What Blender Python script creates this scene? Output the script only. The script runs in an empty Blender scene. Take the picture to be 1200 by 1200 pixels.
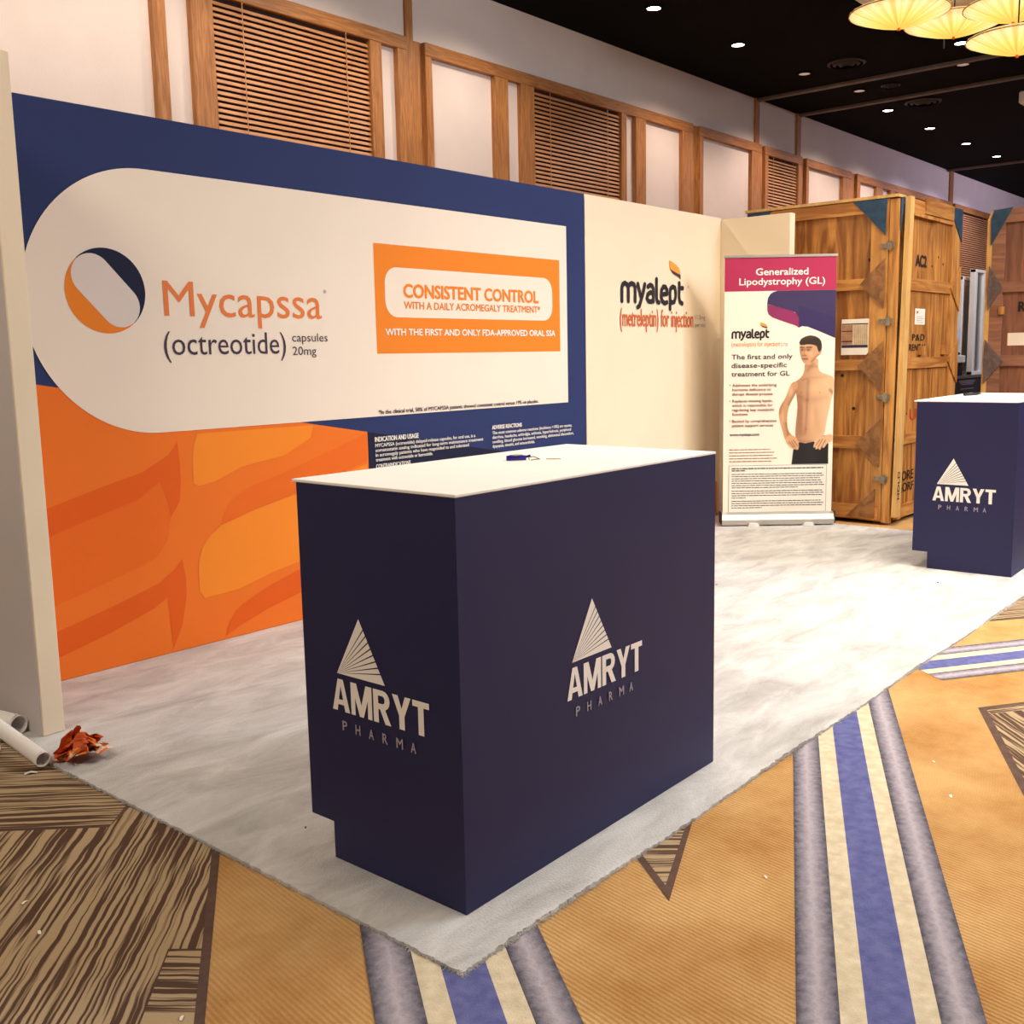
import bpy, bmesh, math, random
import numpy as np
from mathutils import Vector, Matrix
random.seed(7); rng = np.random.default_rng(7)
D = bpy.data; S = bpy.context.scene; COL = S.collection

# ---------------------------------------------------------------- camera
CAMH = 1.36
cd = D.cameras.new('camera'); cam = D.objects.new('camera', cd); COL.objects.link(cam)
FPX, CX, CY = 1207.49, 621.63, 587.08
rt = Vector((0.6425770963550165, -0.7660170090102963, -0.01768098263319634))
dn = Vector((-0.11832840345080847, -0.07640876355157622, -0.990030347913286))
fw = Vector((0.7570291039165791, 0.6382629887118937, -0.13974009111140084))
m = Matrix.Identity(4)
for i in range(3):
    m[i][0] = rt[i]; m[i][1] = -dn[i]; m[i][2] = -fw[i]
m[0][3], m[1][3], m[2][3] = 0, 0, CAMH
cam.matrix_world = m
cd.sensor_fit = 'HORIZONTAL'; cd.sensor_width = 36; cd.lens = FPX / 1200 * 36
cd.shift_x = (600 - CX) / 1200; cd.shift_y = (CY - 600) / 1200
cd.clip_start = .05; cd.clip_end = 200
S.camera = cam

# ---------------------------------------------------------------- exposure, world, lights
S.view_settings.view_transform = 'Standard'; S.view_settings.look = 'None'
S.view_settings.gamma = 1.0; S.view_settings.use_curve_mapping = False
S.view_settings.exposure = 0.22
w = D.worlds.new('world'); S.world = w; w.use_nodes = True
w.node_tree.nodes['Background'].inputs[0].default_value = (.9, .8, .75, 1)
w.node_tree.nodes['Background'].inputs[1].default_value = .06
def area(name, loc, tgt, sx, sy, power, col, spread=180):
    l = D.lights.new(name, 'AREA'); l.shape = 'RECTANGLE'; l.size = sx; l.size_y = sy
    l.energy = power; l.color = col; l.spread = math.radians(spread)
    o = D.objects.new(name, l); COL.objects.link(o); o.location = loc
    o.rotation_euler = (Vector(tgt) - Vector(loc)).to_track_quat('-Z', 'Y').to_euler()
def spot(name, loc, tgt, power, col, ang=100, r=.12, blend=.6):
    l = D.lights.new(name, 'SPOT'); l.energy = power; l.color = col
    l.spot_size = math.radians(ang); l.spot_blend = blend; l.shadow_soft_size = r
    o = D.objects.new(name, l); COL.objects.link(o); o.location = loc
    o.rotation_euler = (Vector(tgt) - Vector(loc)).to_track_quat('-Z', 'Y').to_euler()
WARM = (1, .74, .48); COOL = (.86, .9, 1); NEUT = (1, .86, .70)
area('hall_ceiling_light_front', (4.2, -3.2, 4.9), (4.6, 1.5, .5), 4, 2.5, 270, (1, .84, .68))
area('hall_ceiling_light_cool', (8.2, -2.4, 4.85), (4.8, 1.6, 0), 2.0, 2.0, 440, (.76, .84, 1))
area('left_fill_light', (-1.5, 2.2, 4.9), (1.5, 3.0, 1.0), 2.5, 2.0, 210, (1, .86, .70))  # added fill without a fixture, brightens the counter's left side and wing wall
area('booth_fill_light', (5.6, 1.2, 4.9), (5.5, 1.2, 0), 3.0, 2.4, 160, (1, .90, .76), 110)  # added overhead fill for the booth floor, no known fixture behind it
for i in range(4):
    spot('wall_row_spot', (2.5 + 1.8 * i, 6.38, 4.93), (2.5 + 1.8 * i, 6.2, 0), 95, (1, .80, .64), 150, .1)
for x in (11.57, 14.0, 16.24, 18.03, 19.83, 21.56, 23.4):
    spot('downlight_spot', (x, 6.37, 4.9), (x, 6.2, 0), 110, (1, .76, .62) if x < 19 else (.8, .74, 1), 150, .08)
spot('crate_fill_spot', (6.8, 0.2, 4.9), (8.7, 3.3, 1.6), 360, (1, .82, .56), 70, .15, 1)  # added fill aimed at the near crate, also lifts the return wall
spot('gap_fill_spot', (10.6, 1.2, 4.9), (11.9, 3.7, 1.5), 330, (.88, .9, 1), 50, .1)  # added cool fill to brighten the white frames between the crates
area('far_lavender_light', (24, 1.5, 4.7), (24, 7.5, 4), 4, 1.0, 180, (.80, .70, 1))  # unseen source, placed for the lavender tone on the far upper wall

# ---------------------------------------------------------------- materials
def lin(c):
    return tuple(((v / 255) / 12.92 if v / 255 <= .04045 else ((v / 255 + .055) / 1.055) ** 2.4) for v in c) + (1,)
class NT:
    def __init__(s, name):
        s.m = D.materials.new(name); s.m.use_nodes = True; s.t = s.m.node_tree
        s.b = s.t.nodes['Principled BSDF']
    def n(s, t, **k):
        x = s.t.nodes.new(t)
        for a, v in k.items():
            if a.startswith('i'):
                x.inputs[int(a[1:])].default_value = v
            else: setattr(x, a, v)
        return x
    def l(s, a, b): s.t.links.new(a, b)
def mat(name, col, rough=.6, noise=None, bump=0, bscale=200, metal=0, spec=.5, var=.12, coord='Object', stretch=(1, 1, 1)):
    N = NT(name); c = lin(col); N.b.inputs['Base Color'].default_value = c
    N.b.inputs['Roughness'].default_value = rough; N.b.inputs['Metallic'].default_value = metal
    N.b.inputs['Specular IOR Level'].default_value = spec
    tc = N.n('ShaderNodeTexCoord'); mp = N.n('ShaderNodeMapping'); mp.inputs['Scale'].default_value = stretch
    N.l(tc.outputs[coord], mp.inputs[0])
    ns = N.n('ShaderNodeTexNoise'); ns.inputs['Scale'].default_value = noise or 6; ns.inputs['Detail'].default_value = 4
    N.l(mp.outputs[0], ns.inputs['Vector'])
    r = N.n('ShaderNodeValToRGB'); r.color_ramp.elements[0].position = .3; r.color_ramp.elements[1].position = .7
    r.color_ramp.elements[0].color = tuple(v * (1 - var) for v in c[:3]) + (1,)
    r.color_ramp.elements[1].color = tuple(min(1, v * (1 + var)) for v in c[:3]) + (1,)
    N.l(ns.outputs[0], r.inputs[0]); N.l(r.outputs[0], N.b.inputs['Base Color'])
    if bump:
        n2 = N.n('ShaderNodeTexNoise'); n2.inputs['Scale'].default_value = bscale; n2.inputs['Detail'].default_value = 3
        N.l(mp.outputs[0], n2.inputs['Vector'])
        bp = N.n('ShaderNodeBump'); bp.inputs['Strength'].default_value = bump; bp.inputs['Distance'].default_value = .004
        N.l(n2.outputs[0], bp.inputs['Height']); N.l(bp.outputs[0], N.b.inputs['Normal'])
    return N.m
def wood(name, ca, cb, ring=5, stretch=(9, 9, .7), rough=.55, stain=.0, stainc=(90, 50, 20)):
    N = NT(name); tc = N.n('ShaderNodeTexCoord'); mp = N.n('ShaderNodeMapping'); mp.inputs['Scale'].default_value = stretch
    oi = N.n('ShaderNodeObjectInfo'); va = N.n('ShaderNodeVectorMath', operation='ADD'); sc = N.n('ShaderNodeVectorMath', operation='SCALE')
    cb3 = N.n('ShaderNodeCombineXYZ'); N.l(oi.outputs['Random'], cb3.inputs[0]); N.l(oi.outputs['Random'], cb3.inputs[2])
    N.l(cb3.outputs[0], sc.inputs[0]); sc.inputs['Scale'].default_value = 9
    N.l(tc.outputs['Object'], va.inputs[0]); N.l(sc.outputs[0], va.inputs[1]); N.l(va.outputs[0], mp.inputs[0])
    n1 = N.n('ShaderNodeTexNoise'); n1.inputs['Scale'].default_value = ring; n1.inputs['Detail'].default_value = 6; n1.inputs['Distortion'].default_value = 1.2
    N.l(mp.outputs[0], n1.inputs['Vector'])
    r = N.n('ShaderNodeValToRGB'); r.color_ramp.elements[0].position = .36; r.color_ramp.elements[1].position = .64
    r.color_ramp.elements[0].color = lin(ca); r.color_ramp.elements[1].color = lin(cb); N.l(n1.outputs[0], r.inputs[0])
    out = r.outputs[0]
    if stain:
        n2 = N.n('ShaderNodeTexNoise'); n2.inputs['Scale'].default_value = 2.3; n2.inputs['Detail'].default_value = 5
        N.l(va.outputs[0], n2.inputs['Vector'])
        r2 = N.n('ShaderNodeValToRGB'); r2.color_ramp.elements[0].position = .45; r2.color_ramp.elements[1].position = .75
        r2.color_ramp.elements[1].color = (stain, stain, stain, 1); N.l(n2.outputs[0], r2.inputs[0])
        mx = N.n('ShaderNodeMix', data_type='RGBA'); N.l(r2.outputs[0], mx.inputs[0]); N.l(out, mx.inputs[6]); mx.inputs[7].default_value = lin(stainc)
        out = mx.outputs[2]
    N.l(out, N.b.inputs['Base Color']); N.b.inputs['Roughness'].default_value = rough
    bp = N.n('ShaderNodeBump'); bp.inputs['Strength'].default_value = .25; bp.inputs['Distance'].default_value = .003
    N.l(n1.outputs[0], bp.inputs['Height']); N.l(bp.outputs[0], N.b.inputs['Normal'])
    return N.m
def emis(name, col, st):
    N = NT(name); N.b.inputs['Base Color'].default_value = lin(col)
    N.b.inputs['Emission Color'].default_value = lin(col); N.b.inputs['Emission Strength'].default_value = st
    return N.m
M = {}
M['plaster'] = mat('plaster', (226, 214, 206), .85, 3, .25, 60, var=.03)
M['black_ceiling'] = mat('black_ceiling', (2, 2, 2), .9, 4, var=.2, spec=.1)
M['oak'] = wood('oak', (150, 96, 48), (186, 128, 70), 4, (10, 10, .8))
M['oak_h'] = wood('oak_horizontal', (150, 96, 48), (184, 126, 68), 4, (.8, 10, 10))
M['slat'] = wood('slat_wood', (176, 122, 76), (198, 144, 94), 3, (.8, 8, 8))
M['slat_back'] = mat('slat_backing', (46, 20, 12), .8)
M['metal_grey'] = mat('grey_metal', (120, 112, 104), .5, metal=.4)
M['navy'] = mat('navy_print', (42, 54, 100), .75, 2, .12, 500, var=.03, spec=.25)
M['navy_dark'] = mat('navy_dark_print', (26, 30, 58), .75, 2, var=.03, spec=.25)
M['cream'] = mat('cream_print_fabric', (240, 226, 210), .8, 2, .15, 500, var=.015, spec=.2)
M['cream2'] = mat('cream_panel_fabric', (238, 221, 194), .8, 2, .15, 500, var=.02, spec=.2)
M['panel_back'] = mat('grey_white_panel', (206, 198, 196), .8, 2, var=.02)
M['or_base'] = mat('orange_print', (238, 120, 42), .8, 1.2, var=.03, spec=.2)
M['or_dark'] = mat('orange_print_deep', (228, 98, 30), .8, 1.2, var=.03, spec=.2)
M['or_mid'] = mat('orange_print_mid', (234, 110, 36), .8, 1.2, var=.03, spec=.2)
M['or_light'] = mat('orange_print_light', (246, 142, 46), .8, 1.2, var=.03, spec=.2)
M['or_box'] = mat('orange_box_print', (236, 134, 44), .8, 1.2, var=.02, spec=.2)
M['txt_dark'] = mat('dark_plum_lettering', (58, 42, 62), .7, var=.02)
M['txt_white'] = mat('white_lettering', (246, 240, 232), .7, var=.01)
M['txt_pharma'] = mat('thin_grey_lettering', (176, 166, 176), .7, var=.01)
M['leaf_gold'] = mat('leaf_gold_print', (226, 152, 58), .7, var=.05)
M['txt_grey'] = mat('grey_lettering', (132, 122, 140), .7, var=.01)
M['txt_red'] = mat('rust_lettering', (212, 104, 54), .7, var=.02)
M['txt_maroon'] = mat('maroon_lettering', (150, 62, 50), .7, var=.02)
M['txt_black'] = mat('black_lettering', (28, 20, 30), .7, var=.02)
M['logo_pill'] = mat('pale_logo_capsule', (222, 210, 202), .7, var=.01)
M['counter'] = mat('navy_laminate', (33, 33, 76), .55, 2, .05, 500, var=.04, spec=.40)
M['counter_top'] = mat('white_laminate', (250, 247, 240), .45, 2, var=.01)
M['magenta'] = mat('magenta_print', (176, 30, 80), .6, 2, var=.03)
M['purple'] = mat('purple_print', (52, 36, 84), .6, 3, var=.1)
M['purple_dark'] = mat('deep_purple_print', (44, 26, 84), .6, 3, var=.08)
M['mag2'] = mat('plum_print', (140, 30, 88), .6, 3, var=.12)
M['banner'] = mat('banner_vinyl', (244, 234, 216), .5, 2, var=.01)
M['alu'] = mat('brushed_aluminium', (200, 196, 190), .35, 20, metal=.85, stretch=(1, 1, 20), var=.06)
M['white_plastic'] = mat('white_plastic', (236, 232, 228), .5, var=.02)
M['ply'] = wood('crate_plywood', (142, 84, 32), (204, 142, 68), 3.2, (5, 5, .55), stain=.6, stainc=(104, 58, 22))
M['batten'] = wood('crate_batten', (164, 104, 46), (212, 154, 80), 3.2, (5, 5, .55), stain=.35)
M['batten_h'] = wood('crate_batten_horizontal', (164, 102, 44), (212, 152, 78), 3.2, (.55, .55, 6), stain=.35)
M['post_pale'] = wood('pale_pine', (206, 160, 92), (226, 184, 116), 3, (8, 8, .6), stain=.2)
M['gusset'] = wood('worn_gusset_ply', (120, 78, 40), (158, 108, 60), 4, (3, 3, 3), stain=.6, stainc=(92, 66, 44))
M['ply2'] = wood('reddish_plywood', (112, 72, 54), (152, 102, 76), 3.2, (5, 5, .55), stain=.4, stainc=(90, 56, 44))
M['batten2'] = wood('reddish_batten', (124, 84, 66), (162, 114, 88), 3.2, (.55, .55, 6), stain=.3, stainc=(96, 66, 52))
M['gusset2'] = wood('grey_brown_gusset', (88, 74, 74), (120, 102, 98), 4, (3, 3, 3), stain=.5, stainc=(84, 74, 72))
M['blue_plate'] = mat('blue_corner_paint', (34, 66, 92), .6, 14, .3, 60, var=.35)
M['steel'] = mat('dull_steel', (150, 140, 120), .45, 30, metal=.7, var=.3)
M['stencil'] = mat('black_stencil', (32, 22, 16), .8, 40, var=.3)
M['stencil_red'] = mat('red_stencil', (190, 54, 20), .8, 40, var=.2)
M['paper'] = mat('white_paper', (240, 232, 218), .8, 5, var=.03)
M['photo_brown'] = mat('photo_brown', (176, 128, 96), .6, 20, var=.2)
M['photo_tan'] = mat('photo_tan', (206, 184, 150), .6, 20, var=.15)
M['dark'] = mat('near_black', (24, 20, 22), .7, 8, var=.2)
M['case'] = mat('black_road_case', (38, 40, 50), .6, 8, var=.2)
M['blue_plastic'] = mat('blue_plastic', (60, 130, 225), .35, 9, var=.2)
M['blue_carton'] = mat('blue_carton', (90, 130, 225), .6, 9, var=.2)
M['pen_blue'] = mat('blue_pen', (42, 30, 160), .4, 9, var=.1)
M['lamp_on'] = emis('lit_lamp', (255, 246, 236), 14)
M['lamp_dim'] = emis('dim_lamp', (190, 165, 150), .5)

# ballroom carpet: rust-gold ribbed ground
N = NT('gold_ribbed_carpet')
tc = N.n('ShaderNodeTexCoord'); mp = N.n('ShaderNodeMapping'); mp.inputs['Rotation'].default_value = (0, 0, math.radians(8))
N.l(tc.outputs['Object'], mp.inputs[0])
wv = N.n('ShaderNodeTexWave'); wv.inputs['Scale'].default_value = 24; wv.inputs['Distortion'].default_value = 1.5; wv.inputs['Detail'].default_value = 3; wv.inputs['Detail Scale'].default_value = 4
N.l(mp.outputs[0], wv.inputs['Vector'])
n1 = N.n('ShaderNodeTexNoise'); n1.inputs['Scale'].default_value = 2.2; n1.inputs['Detail'].default_value = 6; n1.inputs['Roughness'].default_value = .65; N.l(tc.outputs['Object'], n1.inputs['Vector'])
r = N.n('ShaderNodeValToRGB'); e = r.color_ramp.elements; e[0].position = .3; e[1].position = .62; e[0].color = lin((176, 126, 70)); e[1].color = lin((210, 168, 112)); N.l(n1.outputs[0], r.inputs[0])
mx = N.n('ShaderNodeMix', data_type='RGBA', blend_type='MULTIPLY'); mx.inputs[0].default_value = .24
r2 = N.n('ShaderNodeValToRGB'); r2.color_ramp.elements[0].color = (.5, .42, .33, 1); r2.color_ramp.elements[1].color = (1, 1, 1, 1); N.l(wv.outputs[0], r2.inputs[0])
N.l(r.outputs[0], mx.inputs[6]); N.l(r2.outputs[0], mx.inputs[7]); N.l(mx.outputs[2], N.b.inputs['Base Color'])
n3 = N.n('ShaderNodeTexNoise'); n3.inputs['Scale'].default_value = 260; N.l(tc.outputs['Object'], n3.inputs['Vector'])
ad = N.n('ShaderNodeMath', operation='ADD'); N.l(wv.outputs[0], ad.inputs[0]); N.l(n3.outputs[0], ad.inputs[1])
bp = N.n('ShaderNodeBump'); bp.inputs['Strength'].default_value = .6; bp.inputs['Distance'].default_value = .004; N.l(ad.outputs[0], bp.inputs['Height']); N.l(bp.outputs[0], N.b.inputs['Normal'])
N.b.inputs['Roughness'].default_value = .95; N.b.inputs['Specular IOR Level'].default_value = .1
M['gold'] = N.m
def carpet_uv(name, mode, ca=None, cb=None):
    N = NT(name); uv = N.n('ShaderNodeUVMap'); tc = N.n('ShaderNodeTexCoord')
    sp = N.n('ShaderNodeSeparateXYZ'); N.l(uv.outputs[0], sp.inputs[0])
    if mode == 'streak':
        wn = N.n('ShaderNodeTexNoise'); wn.inputs['Scale'].default_value = 9; wn.inputs['Detail'].default_value = 2; N.l(uv.outputs[0], wn.inputs['Vector'])
        ma = N.n('ShaderNodeMath', operation='MULTIPLY_ADD'); N.l(wn.outputs[0], ma.inputs[0]); ma.inputs[1].default_value = .014; N.l(sp.outputs[0], ma.inputs[2])
        cb3 = N.n('ShaderNodeCombineXYZ'); N.l(ma.outputs[0], cb3.inputs[0])
        vv = N.n('ShaderNodeMath', operation='MULTIPLY'); N.l(sp.outputs[1], vv.inputs[0]); vv.inputs[1].default_value = .02; N.l(vv.outputs[0], cb3.inputs[1])
        ns = N.n('ShaderNodeTexNoise'); ns.inputs['Scale'].default_value = 92; ns.inputs['Detail'].default_value = 1; ns.inputs['Roughness'].default_value = .45; N.l(cb3.outputs[0], ns.inputs['Vector'])
        r = N.n('ShaderNodeValToRGB'); e = r.color_ramp.elements; e[0].position = .45; e[1].position = .54
        e[0].color = lin((88, 66, 54)); e[1].color = lin((178, 154, 120)); N.l(ns.outputs[0], r.inputs[0]); out = r.outputs[0]
    elif mode == 'band':
        r = N.n('ShaderNodeValToRGB'); e = r.color_ramp.elements; e[0].position = 0; e[1].position = 1
        e[0].color = lin((78, 76, 88)); e[1].color = lin((84, 82, 94))
        c = r.color_ramp.elements.new(.5); c.color = lin((178, 168, 176))
        nn = N.n('ShaderNodeTexNoise'); nn.inputs['Scale'].default_value = 60; nn.inputs['Detail'].default_value = 4; N.l(tc.outputs['Object'], nn.inputs['Vector'])
        ma = N.n('ShaderNodeMath', operation='MULTIPLY_ADD'); N.l(nn.outputs[0], ma.inputs[0]); ma.inputs[1].default_value = .4
        sb = N.n('ShaderNodeMath', operation='SUBTRACT'); N.l(sp.outputs[0], sb.inputs[0]); sb.inputs[1].default_value = .2; N.l(sb.outputs[0], ma.inputs[2])
        N.l(ma.outputs[0], r.inputs[0]); out = r.outputs[0]
    else:
        nn = N.n('ShaderNodeTexNoise'); nn.inputs['Scale'].default_value = 30; nn.inputs['Detail'].default_value = 5; N.l(tc.outputs['Object'], nn.inputs['Vector'])
        r = N.n('ShaderNodeValToRGB'); r.color_ramp.elements[0].position = .3; r.color_ramp.elements[1].position = .7
        r.color_ramp.elements[0].color = lin(ca); r.color_ramp.elements[1].color = lin(cb); N.l(nn.outputs[0], r.inputs[0]); out = r.outputs[0]
    N.l(out, N.b.inputs['Base Color']); N.b.inputs['Roughness'].default_value = .95; N.b.inputs['Specular IOR Level'].default_value = .1
    n3 = N.n('ShaderNodeTexNoise'); n3.inputs['Scale'].default_value = 220; N.l(tc.outputs['Object'], n3.inputs['Vector'])
    bp = N.n('ShaderNodeBump'); bp.inputs['Strength'].default_value = .5; bp.inputs['Distance'].default_value = .004; N.l(n3.outputs[0], bp.inputs['Height']); N.l(bp.outputs[0], N.b.inputs['Normal'])
    return N.m
M['streak'] = carpet_uv('brown_streaked_carpet', 'streak')
M['band'] = carpet_uv('grey_shaded_band_carpet', 'band')
M['c_cream'] = carpet_uv('cream_stripe_carpet', 's', (196, 180, 150), (220, 206, 178))
M['c_blue'] = carpet_uv('blue_stripe_carpet', 's', (84, 88, 138), (108, 110, 158))
M['c_brown'] = carpet_uv('brown_border_carpet', 's', (88, 68, 60), (104, 82, 72))
# booth carpet
N = NT('pale_grey_plush'); tc = N.n('ShaderNodeTexCoord')
n1 = N.n('ShaderNodeTexNoise'); n1.inputs['Scale'].default_value = 2.6; n1.inputs['Detail'].default_value = 7; n1.inputs['Roughness'].default_value = .66; n1.inputs['Distortion'].default_value = .6
mp = N.n('ShaderNodeMapping'); mp.inputs['Scale'].default_value = (1, 2.6, 1); mp.inputs['Rotation'].default_value = (0, 0, math.radians(38)); N.l(tc.outputs['Object'], mp.inputs[0]); N.l(mp.outputs[0], n1.inputs['Vector'])
r = N.n('ShaderNodeValToRGB'); e = r.color_ramp.elements; e[0].position = .3; e[1].position = .68; e[0].color = lin((168, 165, 161)); e[1].color = lin((221, 219, 217)); N.l(n1.outputs[0], r.inputs[0]); N.l(r.outputs[0], N.b.inputs['Base Color'])
n2 = N.n('ShaderNodeTexNoise'); n2.inputs['Scale'].default_value = 150; n2.inputs['Detail'].default_value = 3; N.l(tc.outputs['Object'], n2.inputs['Vector'])
ad = N.n('ShaderNodeMath', operation='MULTIPLY_ADD'); N.l(n1.outputs[0], ad.inputs[0]); ad.inputs[1].default_value = 3; N.l(n2.outputs[0], ad.inputs[2])
bp = N.n('ShaderNodeBump'); bp.inputs['Strength'].default_value = .7; bp.inputs['Distance'].default_value = .006; N.l(ad.outputs[0], bp.inputs['Height']); N.l(bp.outputs[0], N.b.inputs['Normal'])
N.b.inputs['Roughness'].default_value = 1; N.b.inputs['Specular IOR Level'].default_value = .1; N.b.inputs['Sheen Weight'].default_value = .3
M['plush'] = N.m
# vertex coloured print
N = NT('printed_photo'); at = N.n('ShaderNodeAttribute', attribute_name='Col'); N.l(at.outputs['Color'], N.b.inputs['Base Color']); N.b.inputs['Roughness'].default_value = .55
M['print'] = N.m
# lit pleated shade
N = NT('lit_pleated_shade'); tc = N.n('ShaderNodeTexCoord'); sp = N.n('ShaderNodeSeparateXYZ'); N.l(tc.outputs['Object'], sp.inputs[0])
an = N.n('ShaderNodeMath', operation='ARCTAN2'); N.l(sp.outputs[0], an.inputs[0]); N.l(sp.outputs[1], an.inputs[1])
ln = N.n('ShaderNodeVectorMath', operation='LENGTH'); N.l(tc.outputs['Object'], ln.inputs[0])
cb3 = N.n('ShaderNodeCombineXYZ'); N.l(an.outputs[0], cb3.inputs[0])
ns = N.n('ShaderNodeTexNoise'); ns.inputs['Scale'].default_value = 7; ns.inputs['Detail'].default_value = 3; N.l(cb3.outputs[0], ns.inputs['Vector'])
r = N.n('ShaderNodeValToRGB'); e = r.color_ramp.elements; e[0].position = 0; e[0].color = lin((226, 110, 60)); e[1].position = 1; e[1].color = lin((255, 208, 150))
for p_, c_ in ((.10, (240, 140, 60)), (.26, (252, 196, 92)), (.5, (255, 226, 120)), (.82, (255, 236, 170))):
    q = r.color_ramp.elements.new(p_); q.color = lin(c_)
dv = N.n('ShaderNodeMath', operation='DIVIDE'); N.l(ln.outputs['Value'], dv.inputs[0]); dv.inputs[1].default_value = .42; N.l(dv.outputs[0], r.inputs[0])
r2 = N.n('ShaderNodeValToRGB'); r2.color_ramp.elements[0].position = .35; r2.color_ramp.elements[1].position = .6; r2.color_ramp.elements[0].color = (.86, .66, .36, 1); r2.color_ramp.elements[1].color = (1.0, 1.0, 1.0, 1); N.l(ns.outputs[0], r2.inputs[0])
mx = N.n('ShaderNodeMix', data_type='RGBA', blend_type='MULTIPLY'); mx.inputs[0].default_value = 1; N.l(r.outputs[0], mx.inputs[6]); N.l(r2.outputs[0], mx.inputs[7])
N.l(mx.outputs[2], N.b.inputs['Emission Color']); N.b.inputs['Emission Strength'].default_value = 1.12
N.b.inputs['Base Color'].default_value = (.10, .07, .04, 1); N.b.inputs['Roughness'].default_value = .9; N.b.inputs['Specular IOR Level'].default_value = 0
M['shade'] = N.m
# two-sided crumpled orange paper
N = NT('orange_crumpled_paper'); tc = N.n('ShaderNodeTexCoord'); ns = N.n('ShaderNodeTexNoise'); ns.inputs['Scale'].default_value = 16; N.l(tc.outputs['Object'], ns.inputs['Vector'])
r = N.n('ShaderNodeValToRGB'); r.color_ramp.interpolation = 'CONSTANT'; e = r.color_ramp.elements; e[0].color = lin((206, 84, 26)); e[1].position = .6; e[1].color = lin((244, 214, 186)); q = e.new(.5); q.color = lin((236, 130, 60))
N.l(ns.outputs[0], r.inputs[0]); N.l(r.outputs[0], N.b.inputs['Base Color']); N.b.inputs['Roughness'].default_value = .5
M['crumple'] = N.m

# ---------------------------------------------------------------- object helpers
def rootloc(p):
    v = Vector((0, 0, 0))
    while p is not None: v += p.location; p = p.parent
    return v
def mesh(name, vs, fs, mats, mi=None):
    me = D.meshes.new(name); me.from_pydata([tuple(v) for v in vs], [], fs)
    for m_ in (mats if isinstance(mats, (list, tuple)) else [mats]): me.materials.append(m_)
    if mi:
        for p, i in zip(me.polygons, mi): p.material_index = i
    me.update(); return me
def ob(name, vs, fs, mats, parent=None, mi=None, loc=None, smooth=False):
    """vs in world coordinates; loc = origin of a top-level object"""
    off = rootloc(parent) if parent else Vector(loc or (0, 0, 0))
    me = mesh(name, [Vector(v) - off for v in vs], fs, mats, mi)
    if smooth:
        for p in me.polygons: p.use_smooth = True
    o = D.objects.new(name, me); COL.objects.link(o)
    if parent: o.parent = parent
    else: o.location = off
    return o
def thing(name, label, cat, loc, group=None):
    o = D.objects.new(name, None); COL.objects.link(o); o.location = loc; o.empty_display_size = .1
    o['label'] = label; o['category'] = cat
    if group: o['group'] = group
    return o
def tag(o, label, cat=None, group=None, kind=None):
    if label: o['label'] = label
    if cat: o['category'] = cat
    if group: o['group'] = group
    if kind: o['kind'] = kind
    return o
def copy_tree(o, parent=None, delta=None):
    c = o.copy(); COL.objects.link(c); c.parent = parent
    if delta: c.location = Vector(o.location) + Vector(delta)
    for ch in list(o.children): copy_tree(ch, c)
    return c
BF = [(0, 3, 2, 1), (4, 5, 6, 7), (0, 1, 5, 4), (1, 2, 6, 5), (2, 3, 7, 6), (3, 0, 4, 7)]
class MB:
    def __init__(s): s.v = []; s.f = []; s.mi = []
    def add(s, vs, fs, mi=0):
        b = len(s.v); s.v += [Vector(v) for v in vs]; s.f += [tuple(b + i for i in f) for f in fs]; s.mi += [mi] * len(fs); return s
    def box(s, x0, x1, y0, y1, z0, z1, mi=0):
        return s.add([(x0, y0, z0), (x1, y0, z0), (x1, y1, z0), (x0, y1, z0), (x0, y0, z1), (x1, y0, z1), (x1, y1, z1), (x0, y1, z1)], BF, mi)
    def bbox(s, x0, x1, y0, y1, z0, z1, b=.004, mi=0):
        bm = bmesh.new(); 
        r_ = bmesh.ops.create_cube(bm, size=1)
        for v in r_['verts']: v.co = Vector(((x0 + x1) / 2 + v.co.x * (x1 - x0), (y0 + y1) / 2 + v.co.y * (y1 - y0), (z0 + z1) / 2 + v.co.z * (z1 - z0)))
        bmesh.ops.bevel(bm, geom=bm.edges[:], offset=b, segments=1, affect='EDGES')
        bm.verts.index_update(); s.add([v.co.copy() for v in bm.verts], [tuple(v.index for v in f.verts) for f in bm.faces], mi); bm.free(); return s
    def prism(s, P, pts, d0, d1, mi=0):
        """P maps (u,v,depth)->world; pts polygon; extruded depth d0..d1"""
        n = len(pts); vs = [P(u, v, d0) for u, v in pts] + [P(u, v, d1) for u, v in pts]
        return s.add(vs, [tuple(range(n)), tuple(range(2 * n - 1, n - 1, -1))] + [(i, i + n, (i + 1) % n + n, (i + 1) % n) for i in range(n)], mi)
    def tube(s, a, b, r, n=16, r2=None, mi=0, cap=True):
        a = Vector(a); b = Vector(b); q = (b - a).to_track_quat('Z', 'Y'); r2 = r if r2 is None else r2
        vs = [a + q @ Vector((r * math.cos(t), r * math.sin(t), 0)) for t in [2 * math.pi * i / n for i in range(n)]] + [b + q @ Vector((r2 * math.cos(t), r2 * math.sin(t), 0)) for t in [2 * math.pi * i / n for i in range(n)]]
        fs = [(i, (i + 1) % n, (i + 1) % n + n, i + n) for i in range(n)]
        if cap: fs += [tuple(range(n - 1, -1, -1)), tuple(range(n, 2 * n))]
        return s.add(vs, fs, mi)
    def make(s, name, mats, parent=None, loc=None, smooth=False): return ob(name, s.v, s.f, mats, parent, s.mi, loc, smooth)
def PY(Y): return lambda u, v, d=0: Vector((u, Y - d, v))           # plane facing -Y, u = X
def PX(X): return lambda u, v, d=0: Vector((X - d, u, v))           # plane facing -X, u = Y
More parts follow.
